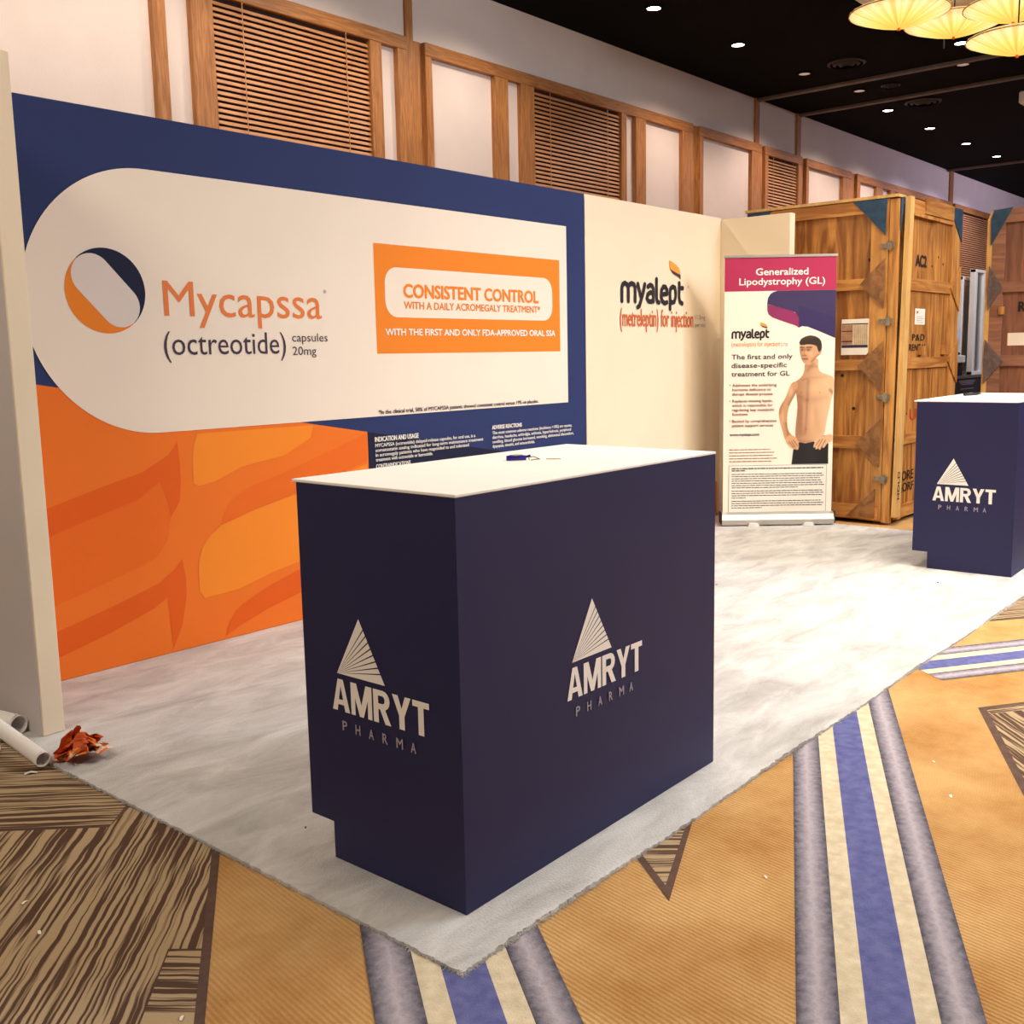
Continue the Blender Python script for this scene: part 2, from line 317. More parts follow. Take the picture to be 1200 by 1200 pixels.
def poly(name, P, pts, mat_, parent, d=.001):
    """flat print: a thin film of its own"""
    o = ob(name, [P(u, v, d) for u, v in pts], [tuple(range(len(pts)))], mat_, parent)
    bm = bmesh.new(); bm.from_mesh(o.data); bmesh.ops.triangulate(bm, faces=bm.faces[:]); bm.to_mesh(o.data); bm.free()
    return o
_tc = {}
def text_mesh(s, bold, spacing):
    k = (s, bold, spacing)
    if k not in _tc:
        c = D.curves.new('t', 'FONT'); c.body = s; c.size = 1; c.offset = bold; c.space_character = spacing; c.resolution_u = 3
        o = D.objects.new('t', c); COL.objects.link(o); dg = bpy.context.evaluated_depsgraph_get(); dg.update()
        me = D.meshes.new_from_object(o.evaluated_get(dg))
        vs = np.array([v.co[:] for v in me.vertices]).reshape(-1, 3); fs = [tuple(p.vertices) for p in me.polygons]
        D.objects.remove(o); D.curves.remove(c); D.meshes.remove(me); _tc[k] = (vs, fs)
    return _tc[k]
CAP = None
def text(s, P, u0, u1, v, cap, mat_, parent, d=.003, bold=0., spacing=1., slope=0., name='lettering'):
    """lettering printed on a surface; bold thickens the strokes by laying shifted copies over one another"""
    global CAP
    if CAP is None:
        hv, _ = text_mesh('H', 0, 1); CAP = hv[:, 1].max() - hv[:, 1].min()
    vs, fs = text_mesh(s, 0, spacing)
    x = vs[:, 0]; a, b = x.min(), x.max(); bw = bold * cap / CAP; sx = (u1 - u0 - 2 * bw) / (b - a)
    y = vs[:, 1] * cap / CAP; V = []; F = []
    for du, dv in (((-1, 0), (1, 0), (0, 1), (0, -1), (-.7, .7), (.7, .7), (-.7, -.7), (.7, -.7)) if bold > .009 else ((0, 0),)):
        o_ = len(V); dd_ = d + .00015 * len(F) / len(fs); V += [P(u0 + bw + (xi - a) * sx + du * bw, v + yi + dv * bw * .7, dd_) for xi, yi in zip(x, y)]; F += [tuple(o_ + i for i in f) for f in fs]
    return ob(name, V, F, mat_, parent)
def ring_strip(outer, inner): return [[outer[i], outer[i + 1], inner[i + 1], inner[i]] for i in range(len(outer) - 1)]
arc = lambda cx_, cy_, rx, ry, a0, a1, n=8: [(cx_ + rx * math.cos(math.radians(a0 + (a1 - a0) * i / n)), cy_ + ry * math.sin(math.radians(a0 + (a1 - a0) * i / n))) for i in range(n + 1)]
GLYPH = {
 'A': (.78, [[(0, 0), (.27, 1), (.392, 1), (.392, .80), (.215, 0)], [(.78, 0), (.51, 1), (.388, 1), (.388, .80), (.565, 0)], [(.22, .20), (.56, .20), (.52, .36), (.26, .36)]]),
 'M': (.92, [[(0, 0), (.185, 0), (.185, 1), (0, 1)], [(.735, 0), (.92, 0), (.92, 1), (.735, 1)], [(.02, 1), (.255, 1), (.46, .36), (.665, 1), (.90, 1), (.545, 0), (.375, 0)]]),
 'R': (.74, [[(0, 0), (.21, 0), (.21, 1), (0, 1)]] + ring_strip([(.18, 1), (.42, 1)] + arc(.42, .71, .28, .29, 90, -90) + [(.18, .42)], [(.18, .83), (.40, .83)] + arc(.40, .715, .09, .115, 90, -90) + [(.18, .60)]) + [[(.28, .44), (.50, .46), (.74, 0), (.50, 0)]]),
 'Y': (.76, [[(0, 1), (.235, 1), (.38, .62), (.38, .40), (.27, .40)], [(.76, 1), (.525, 1), (.38, .62), (.38, .40), (.49, .40)], [(.27, 0), (.49, 0), (.49, .41), (.27, .41)]]),
 'T': (.66, [[(0, .82), (.66, .82), (.66, 1), (0, 1)], [(.22, 0), (.44, 0), (.44, .83), (.22, .83)]])}
def heavy_word(s, P, u0, u1, v, h, mat_, parent, d, gap=.065):
    tot = sum(GLYPH[c][0] for c in s) + gap * (len(s) - 1); k = (u1 - u0) / tot; x = 0
    for c in s:
        mb = MB()
        for q_, pl in enumerate(GLYPH[c][1]): mb.add([P(u0 + (x + a) * k, v + b * h, d + .00006 * q_) for a, b in pl], [tuple(range(len(pl)))])
        mb.make('letter', mat_, parent); x += GLYPH[c][0] + gap
def strokes(name, P, lines, wd, mat_, parent, d, tf=lambda p: p):
    mb = MB()
    for ln_ in lines:
        pts = [Vector(tf(p)) for p in ln_]
        for a, b in zip(pts, pts[1:]):
            n_ = (b - a).normalized(); n_ = Vector((-n_.y, n_.x)) * wd / 2
            mb.add([P(q.x, q.y, d + .00003 * (len(mb.f) % 40)) for q in (a - n_, b - n_, b + n_, a + n_)], [(0, 1, 2, 3)])
        for a in pts:
            mb.add([P(a.x + wd / 2 * math.cos(t_), a.y + wd / 2 * math.sin(t_), d + .00003 * (len(mb.f) % 40)) for t_ in [math.pi * i / 6 for i in range(12)]], [tuple(range(12))])
    return mb.make(name, mat_, parent)
MY = [[(6.207, 1.738), (6.208, 1.834), (6.22, 1.855), (6.245, 1.866), (6.271, 1.857), (6.288, 1.835), (6.288, 1.74)], [(6.288, 1.835), (6.303, 1.858), (6.332, 1.867), (6.361, 1.859), (6.376, 1.839), (6.375, 1.741)], [(6.411, 1.865), (6.435, 1.806), (6.458, 1.761)], [(6.501, 1.866), (6.479, 1.803), (6.449, 1.744), (6.43, 1.709), (6.407, 1.698)], [(6.543, 1.851), (6.574, 1.865), (6.604, 1.857), (6.616, 1.837), (6.616, 1.745)], [(6.616, 1.808), (6.573, 1.809), (6.54, 1.793), (6.531, 1.765), (6.55, 1.745), (6.589, 1.742), (6.613, 1.756)], [(6.66, 1.91), (6.66, 1.767), (6.672, 1.744), (6.694, 1.739)], [(6.726, 1.799), (6.805, 1.808), (6.805, 1.835), (6.784, 1.858), (6.752, 1.859), (6.729, 1.833), (6.722, 1.786), (6.737, 1.751), (6.773, 1.736), (6.805, 1.744)], [(6.849, 1.696), (6.848, 1.82), (6.856, 1.848), (6.885, 1.864), (6.918, 1.857), (6.93, 1.823), (6.926, 1.784), (6.909, 1.75), (6.876, 1.743), (6.852, 1.756)], [(6.98, 1.894), (6.977, 1.785), (6.991, 1.751), (7.024, 1.741)], [(6.977, 1.856), (7.03, 1.858)]]
LF = [(6.832, 2.058), (6.872, 2.051), (6.937, 2.029), (6.978, 2.006), (6.995, 1.976), (6.998, 1.925), (6.954, 1.944), (6.888, 1.963), (6.848, 1.99)]
LF2 = [(6.850, 1.994), (6.896, 1.980), (6.954, 1.966), (6.997, 1.958), (6.998, 1.925), (6.954, 1.944), (6.888, 1.963)]
def drug_mark(P, parent, d, wd, tf=lambda p: p):
    strokes('drug_name', P, MY, wd, M['txt_black'], parent, d, tf)
    poly('leaf_mark', P, [tf(p) for p in LF], M['leaf_gold'], parent, d)
    poly('leaf_mark_shade', P, [tf(p) for p in LF2], M['txt_dark'], parent, d + .001)

# ---------------------------------------------------------------- room shell
X0, X1, YB, YW, ZC = -9, 42, -14, 7.5, 5.0
FZ = -.010                                                            # bare hall floor; the booth carpet's top is z = 0
me_v = []; me_f = []; me_m = []; me_uv = []
FM = [M['gold'], M['streak'], M['band'], M['c_cream'], M['c_blue'], M['c_brown']]
def fpoly(pts, z, mi, uvf=None):
    b = len(me_v); me_v.extend([(x * 1.0074, y * 1.0074, z + FZ) for x, y in pts]); me_f.append(tuple(range(b, b + len(pts)))); me_m.append(mi)
    me_uv.extend([uvf(x, y) if uvf else (x, y) for x, y in pts])
def diruv(deg, o=(0, 0)):
    c, s_ = math.cos(math.radians(deg)), math.sin(math.radians(deg))
    return lambda x, y: (-(x - o[0]) * s_ + (y - o[1]) * c, (x - o[0]) * c + (y - o[1]) * s_)
fpoly([(X0, YB), (X1, YB), (X1, YW), (X0, YW)], 0, 0)
def band(p0, d, n, offs, t0, t1, z=.0015):
    p0 = Vector(p0); d = Vector(d).normalized(); n = Vector(n).normalized()
    for i, mi in enumerate((2, 3, 4, 3, 2)):
        a, b = offs[i], offs[i + 1]
        f_ = lambda x, y, a=a, b=b: (((Vector((x, y)) - p0).dot(n) - a) / (b - a), (Vector((x, y)) - p0).dot(d))
        fpoly([tuple(p0 + d * t + n * o_) for t, o_ in ((t0, a), (t1, a), (t1, b), (t0, b))], z, mi, f_)
band((1.814, .845), (1.342, .657), (.44, -.898), (0, .0875, .141, .236, .286, .376), -2.5, 2.3)
band((1.276, 1.52), (.232, .320), (.81, -.586), (0, .105, .162, .263, .319, .414), -3.0, .42, .0025)
band((5.073, 1.263), (.827, -.563), (-.563, -.827), (0, .094, .151, .253, .305, .395), -.75, 6, .002)
# brown streaked fields
lb = lambda t: (1.055 + .459 * t, 1.798 + .64 * t)
fpoly([lb(-2.6), lb(1.12), (1.57, 4.6), (-3, 4.6), (-3, -.5)], .001, 5)
off = lambda p, k: (p[0] - .81 * k, p[1] + .582 * k)
K = (1.403, 2.836)
fpoly([K, (1.60, 3.02), (1.60, 4.6), (-1.0, 5.4), (-1.2, 5.3)], .002, 1, diruv(-47))
fpoly([(1.19, 3.04), (1.39, 2.825), (1.50, 2.905), (1.56, 2.53), (1.506, 2.465), (1.205, 2.045), (1.155, 2.106), (-.25, .60), (-3, 2), (-1.2, 5.28)], .002, 1, diruv(46))
fpoly([(1.200, 2.038), (1.150, 2.095), (-.25, .60), off(lb(-2.3), .022)], .0022, 1, diruv(-52))
# small inlaid triangle, right diamond, far right field
def tri_field(pts, bw, deg, z=.001, deg2=None):
    fpoly(pts, z, 5)
    c = sum((Vector(p) for p in pts), Vector((0, 0))) / len(pts); ins = []
    n = len(pts)
    for i in range(n):
        a, b, e_ = Vector(pts[i - 1]), Vector(pts[i]), Vector(pts[(i + 1) % n])
        d1, d2 = (b - a).normalized(), (e_ - b).normalized()
        n1, n2 = Vector((-d1.y, d1.x)), Vector((-d2.y, d2.x))
        if n1.dot(c - b) < 0: n1 = -n1
        if n2.dot(c - b) < 0: n2 = -n2
        k = (n1 + n2); ins.append(tuple(b + k * (bw / max(.15, 1 + n1.dot(n2)))))
    fpoly(ins, z + .001, 1, diruv(deg)); return ins
tri_field([(2.057, 1.304), (2.30, 1.645), (2.95, 1.70)], .022, -50)
tri_field([(3.978, 1.141), (5.6, .0), (3.9, -1.1), (2.2, .28)], .028, 44)
fpoly([(3.972, 1.112), (4.5, .742), (4.47, .70), (3.93, 1.078)], .0028, 1, diruv(-35))
tri_field([(5.00, 1.73), (9, 1.9), (12, -1.5), (9.6, -1.8)], .02, -36)
fl = ob('floor', me_v, me_f, FM, None, me_m)
uvl = fl.data.uv_layers.new(name='UVMap')
k = 0
for p in fl.data.polygons:
    for li in p.loop_indices: uvl.data[li].uv = me_uv[fl.data.loops[li].vertex_index]
bm = bmesh.new(); bm.from_mesh(fl.data); bmesh.ops.triangulate(bm, faces=[f for f in bm.faces if len(f.verts) > 4]); bmesh.ops.recalc_face_normals(bm, faces=bm.faces[:])
for f in bm.faces:
    if f.normal.z < 0: f.normal_flip()
bm.to_mesh(fl.data); bm.free()
tag(fl, 'patterned gold, brown and blue striped ballroom carpet', None, kind='structure')
def struct(o, label): o['kind'] = 'structure'; o['label'] = label; return o
struct(MB().box(X0, X1, YB, YW + .3, ZC, ZC + .2).make('ceiling', M['black_ceiling']), 'black ballroom ceiling')
struct(MB().box(X0, X1, YW, YW + .2, FZ, ZC).make('wall_back', M['plaster']), 'off-white textured ballroom wall behind the booth')
struct(MB().box(X0, X1, YB - .2, YB, FZ, ZC).make('wall_front', M['plaster']), 'ballroom wall behind the camera')
struct(MB().box(X0 - .2, X0, YB, YW, FZ, ZC).make('wall_left', M['plaster']), 'ballroom wall on the left')
struct(MB().box(X1, X1 + .2, YB, YW, FZ, ZC).make('wall_right', M['plaster']), 'ballroom wall far to the right')

# ceiling partition tracks
for i, (x, wd, lb_) in enumerate(((14.18, .05, 'grey ceiling track nearest the pendant lamps'), (15.53, .05, 'second grey ceiling track, behind the nearest one'), (22.44, .05, 'farthest grey ceiling track, above the far wall post'))):
    o = MB().box(x - wd, x + wd, YB + 1, YW - .01, ZC - .035, ZC + .005).box(x - .015, x + .015, YB + 1, YW - .01, ZC - .04, ZC - .034).make('trim_%d' % (20 + i), M['metal_grey'])
    struct(o, lb_)

# upper wall posts and framed panel units
PF = .07                                                              # how far the frames stand out
upost = [(7.155, 7.244, 4.36), (14.09, 14.21, 4.36), (15.44, 15.57, 4.36), (22.54, 22.75, 4.36)]
tn = 1
for a, b, z in upost:
    struct(MB().box(a, b, YW - .03, YW + .01, 2.3, ZC).make('trim_%d' % tn, M['oak']), 'thin oak post on the upper wall running up to the ceiling'); tn += 1
# units: list of (kind, x0, x1)
slat_me = {}
def unit(x0, x1, fields, zb=2.42, zt=4.36, label=''):
    global tn
    r = D.objects.new('trim_%d' % tn, None); tn += 1; COL.objects.link(r); r.location = (x0, YW, 0); r['kind'] = 'structure'; r['label'] = label
    y0, y1 = YW - PF, YW
    MB().bbox(x0, x1, y0, y1, zt - .125, zt, .006).make('top_rail', M['oak_h'], r)
    MB().bbox(x0, x1, y0, y1, zb - .12, zb, .006).make('bottom_rail', M['oak_h'], r)
    prev = x0
    for kind, a, b in fields + [('end', x1, x1)]:
        if a - prev > .01: MB().bbox(prev, a, y0 - .002, y1, zb - .002, zt - .125, .005).make('stile', M['oak'], r)
        if kind == 'louver':
            MB().box(a, b, y1 - .012, y1 - .002, zb, zt - .125).make('backing', M['slat_back'], r)
            key = round(b - a, 2); pitch = .0456
            if key not in slat_me:
                w_ = b - a - .004; c, s_ = math.cos(1.25), math.sin(1.25); dpt, th = .028, .008
                vs = []
                for xx in (0, w_):
                    for (p, q) in ((-dpt / 2, -th / 2), (dpt / 2, -th / 2), (dpt / 2, th / 2), (-dpt / 2, th / 2)):
                        vs.append((xx, p * c - q * s_, p * s_ + q * c))
                slat_me[key] = mesh('slat', vs, [(0, 1, 2, 3), (7, 6, 5, 4), (0, 4, 5, 1), (1, 5, 6, 2), (2, 6, 7, 3), (3, 7, 4, 0)], M['slat'])
            z = zb + .03
            while z < zt - .135:
                o = D.objects.new('slat', slat_me[key]); COL.objects.link(o); o.parent = r; o.location = (a + .002 - x0, -.036, z); z += pitch
            for fx in ((a + (b - a) * .17), (a + (b - a) * .83)):
                MB().box(fx - .004, fx + .004, y0 + .004, y0 + .008, zb, zt - .125).make('cord', M['slat'], r)
        elif kind == 'white':
            MB().box(a, b, y1 - .012, y1 - .002, zb, zt - .125).make('inset_panel', M['plaster'], r)
        prev = b
unit(3.0, 7.122, [('white', 3.09, 4.49), ('white', 4.60, 4.82), ('louver', 5.02, 6.66), ('white', 6.80, 7.0)], label='oak panel frame with a slatted louver behind the left end of the booth')
unit(7.36, 12.30, [('white', 7.45, 8.36), ('white', 8.57, 8.78), ('louver', 9.00, 10.64), ('white', 10.75, 10.95), ('white', 11.17, 12.03)], label='oak panel frame with a slatted louver behind the middle of the booth')
unit(12.47, 14.22, [('white', 12.56, 13.92)], label='oak frame round one white panel, right of the middle louver frame')
unit(14.33, 15.56, [('louver', 14.43, 15.42)], label='narrow oak louver frame above the left end of the near crate')
unit(15.71, 17.45, [('white', 15.80, 17.10)], label='oak frame round one white panel above the near crate')
unit(17.70, 22.45, [('white', 17.83, 18.56), ('white', 18.85, 19.20), ('louver', 19.45, 21.2), ('white', 21.35, 21.7), ('white', 21.85, 22.35)], label='oak panel frame partly hidden behind the top of the near crate')
unit(22.78, 25.33, [('louver', 22.98, 25.08)], label='far oak louver frame seen between the two crates')
# recessed boards between the units
for a, b in ((7.122, 7.36), (12.30, 12.47), (14.22, 14.33), (15.56, 15.71), (17.45, 17.70), (22.45, 22.78)):
    struct(MB().box(a, b, YW - .018, YW, 2.3, 4.36).make('trim_%d' % tn, M['oak']), 'recessed oak board between two wall panel frames'); tn += 1

# ---------------------------------------------------------------- ceiling fittings
def downlight(x, y, on, label):
    t = thing('ceiling_downlight', label, 'downlight', (x, y, ZC), 'round downlights in the black ceiling')
    mb = MB(); n = 20
    ring = lambda r, z: [(x + r * math.cos(2 * math.pi * i / n), y + r * math.sin(2 * math.pi * i / n), z) for i in range(n)]
    mb.add(ring(.105, ZC) + ring(.10, ZC - .012) + ring(.075, ZC - .012) + ring(.075, ZC - .004), [(i + n * j, (i + 1) % n + n * j, (i + 1) % n + n * (j + 1), i + n * (j + 1)) for j in range(3) for i in range(n)])
    mb.make('trim_ring', M['black_ceiling'], t)
    ob('lamp', ring(.077, ZC - .007), [tuple(range(n - 1, -1, -1))], M['lamp_on'] if on else M['lamp_dim'], t)
for x, y, on, lb_ in ((9.76, 6.39, 1, 'lit downlight nearest the top of the photo, above the left louver'), (11.57, 6.38, 1, 'lit downlight left of the nearest ceiling track'),
                     (13.38, 4.37, 1, 'lit downlight just under the middle pendant shades'), (13.35, 6.37, 0, 'dim downlight just left of the nearest ceiling track'),
                     (14.38, 4.66, 0, 'dim downlight between the two near tracks, at their right'), (14.75, 6.2, 0, 'dim downlight between the two near tracks, at their left'),
                     (16.24, 6.36, 1, 'lit downlight just beyond the second ceiling track'), (18.03, 6.34, 1, 'second lit downlight beyond the second ceiling track'),
                     (19.83, 6.32, 1, 'third lit downlight beyond the second ceiling track'), (21.56, 6.29, 1, 'lit downlight just in front of the farthest track')):
    downlight(x, y, on, lb_)
def diffuser(x, y, r, label):
    t = thing('ceiling_diffuser', label, 'air vent', (x, y, ZC)); n = 28
    for k, (ra, rb, z) in enumerate(((1, .86, .03), (.72, .56, .045), (.42, .26, .055))):
        ring = lambda q, zz: [(x + q * r * math.cos(2 * math.pi * i / n), y + q * r * math.sin(2 * math.pi * i / n), zz) for i in range(n)]
        MB().add(ring(ra, ZC) + ring(ra, ZC - z * .6) + ring(rb, ZC - z), [(i + n * j, (i + 1) % n + n * j, (i + 1) % n + n * (j + 1), i + n * (j + 1)) for j in range(2) for i in range(n)]).make('cone_ring', M['diff'], t)
M['diff'] = mat('dark_diffuser', (20, 18, 18), .5, var=.2)
diffuser(13.23, 5.74, .24, 'dark round ceiling vent left of the pendant shades')
diffuser(16.05, 5.76, .26, 'dark round ceiling vent beyond the second track')
diffuser(14.75, 5.75, .13, 'small dark ceiling vent between the two near tracks')
# pendant cluster
def shade(x, y, z, label, r=.40):
    t = thing('pendant_lamp', label, 'lamp', (x, y, z), 'glowing pleated pendant lamps'); n = 48
    prof = [(.0, -.125), (.03, -.122), (.12, -.104), (.24, -.065), (.36, -.018), (.40, .0), (.405, .012), (.36, .03), (.2, .06), (.05, .07)]
    vs = []; fs = []
    for j, (q, zz) in enumerate(prof):
        for i in range(n):
            a = 2 * math.pi * i / n; pr = 1 + (.012 if i % 2 else -.0) * (q > .2)
            vs.append((x + q * r / .4 * pr * math.cos(a), y + q * r / .4 * pr * math.sin(a), z + zz))
    for j in range(len(prof) - 1):
        fs += [(i + n * j, (i + 1) % n + n * j, (i + 1) % n + n * (j + 1), i + n * (j + 1)) for i in range(n)]
    ob('lamp_shade', vs, fs, M['shade'], t, smooth=True)
    MB().tube((x, y, z - .145), (x, y, z - .12), .012, 10).make('finial', M['or_mid'], t)
    vs = []; rr = r * 1.015
    mb = MB()
    for i in range(n):
        a0, a1 = 2 * math.pi * i / n, 2 * math.pi * (i + 1) / n
        mb.tube((x + rr * math.cos(a0), y + rr * math.sin(a0), z + .004), (x + rr * math.cos(a1), y + rr * math.sin(a1), z + .004), .006, 5, cap=False)
    mb.make('rim_hoop', M['post_pale'], t)
    MB().tube((x, y, z + .06), (x, y, 4.74), .006, 8).make('cord', M['dark'], t)
shade(9.173, 3.519, 4.20, 'leftmost glowing pendant lamp', .405)
shade(10.478, 3.494, 4.40, 'middle glowing pendant lamp, right of the leftmost one', .44)
shade(9.86, 2.79, 4.25, 'glowing pendant lamp cut by the top right corner of the photo', .40)
shade(9.30, 2.59, 3.83, 'lowest glowing pendant lamp, at the right edge of the photo', .385)
cn = thing('pendant_canopy', 'white rectangular canopy that the pendant shades hang from', 'light fitting', (11, 3.4, 5.0))
MB().bbox(8.6, 11.80, 1.6, 4.39, 4.75, 4.83, .01).make('canopy_plate', M['white_plastic'], cn)
MB().box(9.5, 10.6, 2.4, 3.6, 4.83, 5.0).make('mounting_box', M['dark'], cn)
pj = thing('ceiling_projector', 'pale box-shaped projector hanging at the right edge', 'projector', (15.2, 4.05, 5.0))
MB().bbox(14.98, 15.6, 3.75, 4.13, 4.52, 4.68, .02).make('body', M['white_plastic'], pj)
MB().tube((15.25, 3.95, 4.68), (15.25, 3.95, 5.0), .03).make('pole', M['metal_grey'], pj)
MB().tube((14.96, 3.9, 4.6), (14.99, 3.9, 4.6), .04).make('lens', M['dark'], pj)
MB().tube((12.0, 4.1, 4.6), (12.0, 4.1, 5.0), .008).make('hanging_wire', M['metal_grey'], None, (12.0, 4.1, 5)); tag(D.objects['hanging_wire'], 'thin wire hanging below the second pendant shade', 'wire')

# ---------------------------------------------------------------- booth carpet
CX0, CX1, CY0, CY1 = 1.518, 7.71, 1.505, 4.42
def jag(a, b, n, amp):
    return [a + (b - a) * i / n for i in range(n + 1)]
ct = thing('exhibit_carpet', 'pale grey plush carpet covering the booth floor', 'carpet', (4.6, 3.0, 0))
edge = []
nx, ny = 620, 290
for i in range(nx): edge.append((CX0 + (CX1 - CX0) * i / nx, CY0 + random.uniform(-.004, .004) + .006 * math.sin(i * .05)))
for i in range(20): edge.append((CX1 + random.uniform(-.003, .003), CY0 + (CY1 - CY0) * i / 20))
edge += [(CX1, CY1), (CX0, CY1)]
for i in range(ny): edge.append((CX0 + random.uniform(-.003, .003), CY1 - (CY1 - CY0) * i / ny))
n = len(edge); H = 0
vs = [(x, y, FZ) for x, y in edge] + [(x, y, H) for x, y in edge]
me_top = ob('pile', vs, [(i, (i + 1) % n, (i + 1) % n + n, i + n) for i in range(n)] + [tuple(range(n, 2 * n))], M['plush'], ct)
mb = MB()
for k in range(3800):
    if k < 2700: t_ = random.random(); x, y, nx_, ny_ = CX0 + (CX1 - CX0) * t_ ** 1.5, CY0, 0, -1
    else: x, y, nx_, ny_ = CX0, CY0 + (CY1 - CY0) * random.random() ** 1.6, -1, 0
    L = random.uniform(.006, .017) * (1.5 if random.random() < .06 else 1); a = random.uniform(-.9, .9)
    dx, dy = nx_ * math.cos(a) - ny_ * math.sin(a), nx_ * math.sin(a) + ny_ * math.cos(a)
    z = random.uniform(-.008, -.001); wv_ = random.uniform(.001, .0022)
    b0 = Vector((x - nx_ * .004, y - ny_ * .004, z)); tip = b0 + Vector((dx * L, dy * L, -(z + .0095) * random.uniform(.3, .95)))
    s_ = Vector((-dy, dx, 0)) * wv_
    mb.add([b0 - s_, b0 + s_, b0 + Vector((0, 0, wv_ * 1.5)), tip], [(0, 1, 3), (1, 2, 3), (2, 0, 3)])
tag(mb.make('frayed_edge', M['plush'], ct), None, kind='stuff')

# ---------------------------------------------------------------- booth walls
HB = 2.44; YWL = 4.343; XJ = 5.773; XR = 7.62
bw = thing('booth_wall_panel', 'long navy and orange printed booth wall with a big white capsule shape', 'display wall', (3.7, YWL, 0))
bwp = MB().bbox(1.69, XJ, YWL, YWL + .08, .001, HB, .004).make('panel', M['navy'], bw)
P = PY(YWL)
dz = lambda x: 1.275 - .1775 * (x - 1.988)
poly('printed_graphic', P, [(1.70, .002), (3.766, .002), (3.766, dz(3.766)), (1.70, dz(1.70))], M['or_base'], bwp, .0010)
poly('printed_graphic', P, [(3.766, .002), (XJ - .004, .002), (XJ - .004, dz(XJ)), (3.766, dz(3.766))], M['navy_dark'], bwp, .0010)
SW = {
'D1b': [(1.70, .57), (1.986, 0.636), (2.181, 0.69), (2.385, 0.741), (2.503, 0.813), (2.537, 0.683), (2.548, 0.642), (2.526, 0.537), (2.463, 0.467), (2.39, 0.439), (2.156, 0.376), (1.981, 0.334), (1.70, .28)],
'D1': [(1.70, .69), (1.992, 0.758), (2.217, 0.818), (2.423, 0.867), (2.555, 0.934), (2.590, 0.970), (2.606, 0.996), (2.612, 0.903), (2.612, .80), (2.601, 0.716), (2.548, 0.642), (2.533, 0.724), (2.503, 0.813), (2.385, 0.741), (2.181, 0.69), (1.986, 0.636), (1.70, .57)],
'D2': [(1.70, .16), (1.984, 0.221), (2.241, 0.282), (2.468, 0.345), (2.553, 0.398), (2.593, 0.439), (2.606, .34), (2.602, 0.251), (2.57, 0.119), (2.517, 0.02), (2.511, 0.132), (2.506, 0.27), (2.431, 0.23), (2.204, 0.159), (1.984, 0.107), (1.70, .05)],
'L1': [(2.713, 1.022), (2.690, 0.97), (2.680, .90), (2.678, 0.788), (2.707, 0.774), (2.801, 0.789), (2.95, 0.844), (3.207, 0.878), (3.374, 0.954), (3.397, 1.02)],
'M1': [(2.81, 0.572), (2.838, 0.631), (2.865, .67), (2.907, 0.7), (2.992, 0.74), (3.202, 0.791), (3.56, 0.894), (3.760, 0.955), (3.756, 0.8), (3.275, 0.68), (3.018, 0.623), (2.90, .595)],
'L2': [(2.676, 0.376), (2.682, .43), (2.705, 0.476), (2.752, 0.531), (2.818, 0.571), (3.018, 0.623), (3.275, 0.673), (3.755, 0.784), (3.75, 0.42), (3.281, 0.318), (3.1, 0.289), (2.893, 0.238), (2.7, 0.23), (2.674, 0.265)],
'M2': [(2.804, 0.018), (2.812, .05), (2.834, 0.091), (2.865, .13), (2.904, 0.157), (2.99, 0.191), (3.096, 0.23), (3.269, 0.275), (3.75, 0.357), (3.75, 0.213), (3.271, 0.152), (3.053, 0.105), (2.88, 0.052)]}
for i, (k_, mm) in enumerate((('D1b', 'or_mid'), ('D1', 'or_dark'), ('D2', 'or_dark'), ('L1', 'or_light'), ('L2', 'or_light'), ('M1', 'or_mid'), ('M2', 'or_dark'))):
    poly('printed_graphic', P, SW[k_], M[mm], bwp, .0016 + .0002 * i)
def rrect(x0, x1, z0, z1, r, n=10, corners=(1, 1, 1, 1)):
    pts = []
    for k, (cx_, cz_, a0) in enumerate(((x1 - r, z1 - r, 0), (x0 + r, z1 - r, 90), (x0 + r, z0 + r, 180), (x1 - r, z0 + r, 270))):
        if corners[k]: pts += [(cx_ + r * math.cos(math.radians(a0 + 90 * i / n)), cz_ + r * math.sin(math.radians(a0 + 90 * i / n))) for i in range(n + 1)]
        else: pts.append(((x1, z1), (x0, z1), (x0, z0), (x1, z0))[k])
    return pts
poly('printed_capsule', P, rrect(1.945, 5.565, 1.040, 2.208, .584, 28, (0, 1, 1, 0)), M['cream'], bwp, .0035)
poly('printed_graphic', P, [(3.857, 1.385), (5.485, 1.385), (5.485, 1.982), (3.857, 1.982)], M['or_box'], bwp, .0045)
poly('printed_graphic', P, rrect(3.93, 5.405, 1.585, 1.860, .09), M['cream'], bwp, .0055)
def capsule_logo(P, cx_, cz_, R, parent, d):
    n = 64; ang = math.radians(-47); ca, sa = math.cos(ang), math.sin(ang)
    circ = [(cx_ + R * math.cos(2 * math.pi * i / n), cz_ + R * math.sin(2 * math.pi * i / n)) for i in range(n)]
    side = lambda p: ((p[0] - cx_) * -sa + (p[1] - cz_) * ca)
    poly('logo_navy', P, [(cx_ + R * math.cos(ang + math.pi * i / 40), cz_ + R * math.sin(ang + math.pi * i / 40)) for i in range(41)], M['navy_dark'], parent, d)
    poly('logo_orange', P, [(cx_ + R * math.cos(ang + math.pi + math.pi * i / 40), cz_ + R * math.sin(ang + math.pi + math.pi * i / 40)) for i in range(41)], M['or_box'], parent, d)
    # inner capsule
    r_ = R * .50; h = R * .985 - r_; pts = []
    for i in range(17): a = -math.pi / 2 + math.pi * i / 16; pts.append((h + r_ * math.cos(a), r_ * math.sin(a)))
    for i in range(17): a = math.pi / 2 + math.pi * i / 16; pts.append((-h + r_ * math.cos(a), r_ * math.sin(a)))
    poly('logo_capsule', P, [(cx_ + u * ca - v * sa, cz_ + u * sa + v * ca) for u, v in pts], M['logo_pill'], parent, d + .001)
capsule_logo(P, 2.312, 1.671, .183, bwp, .0050)
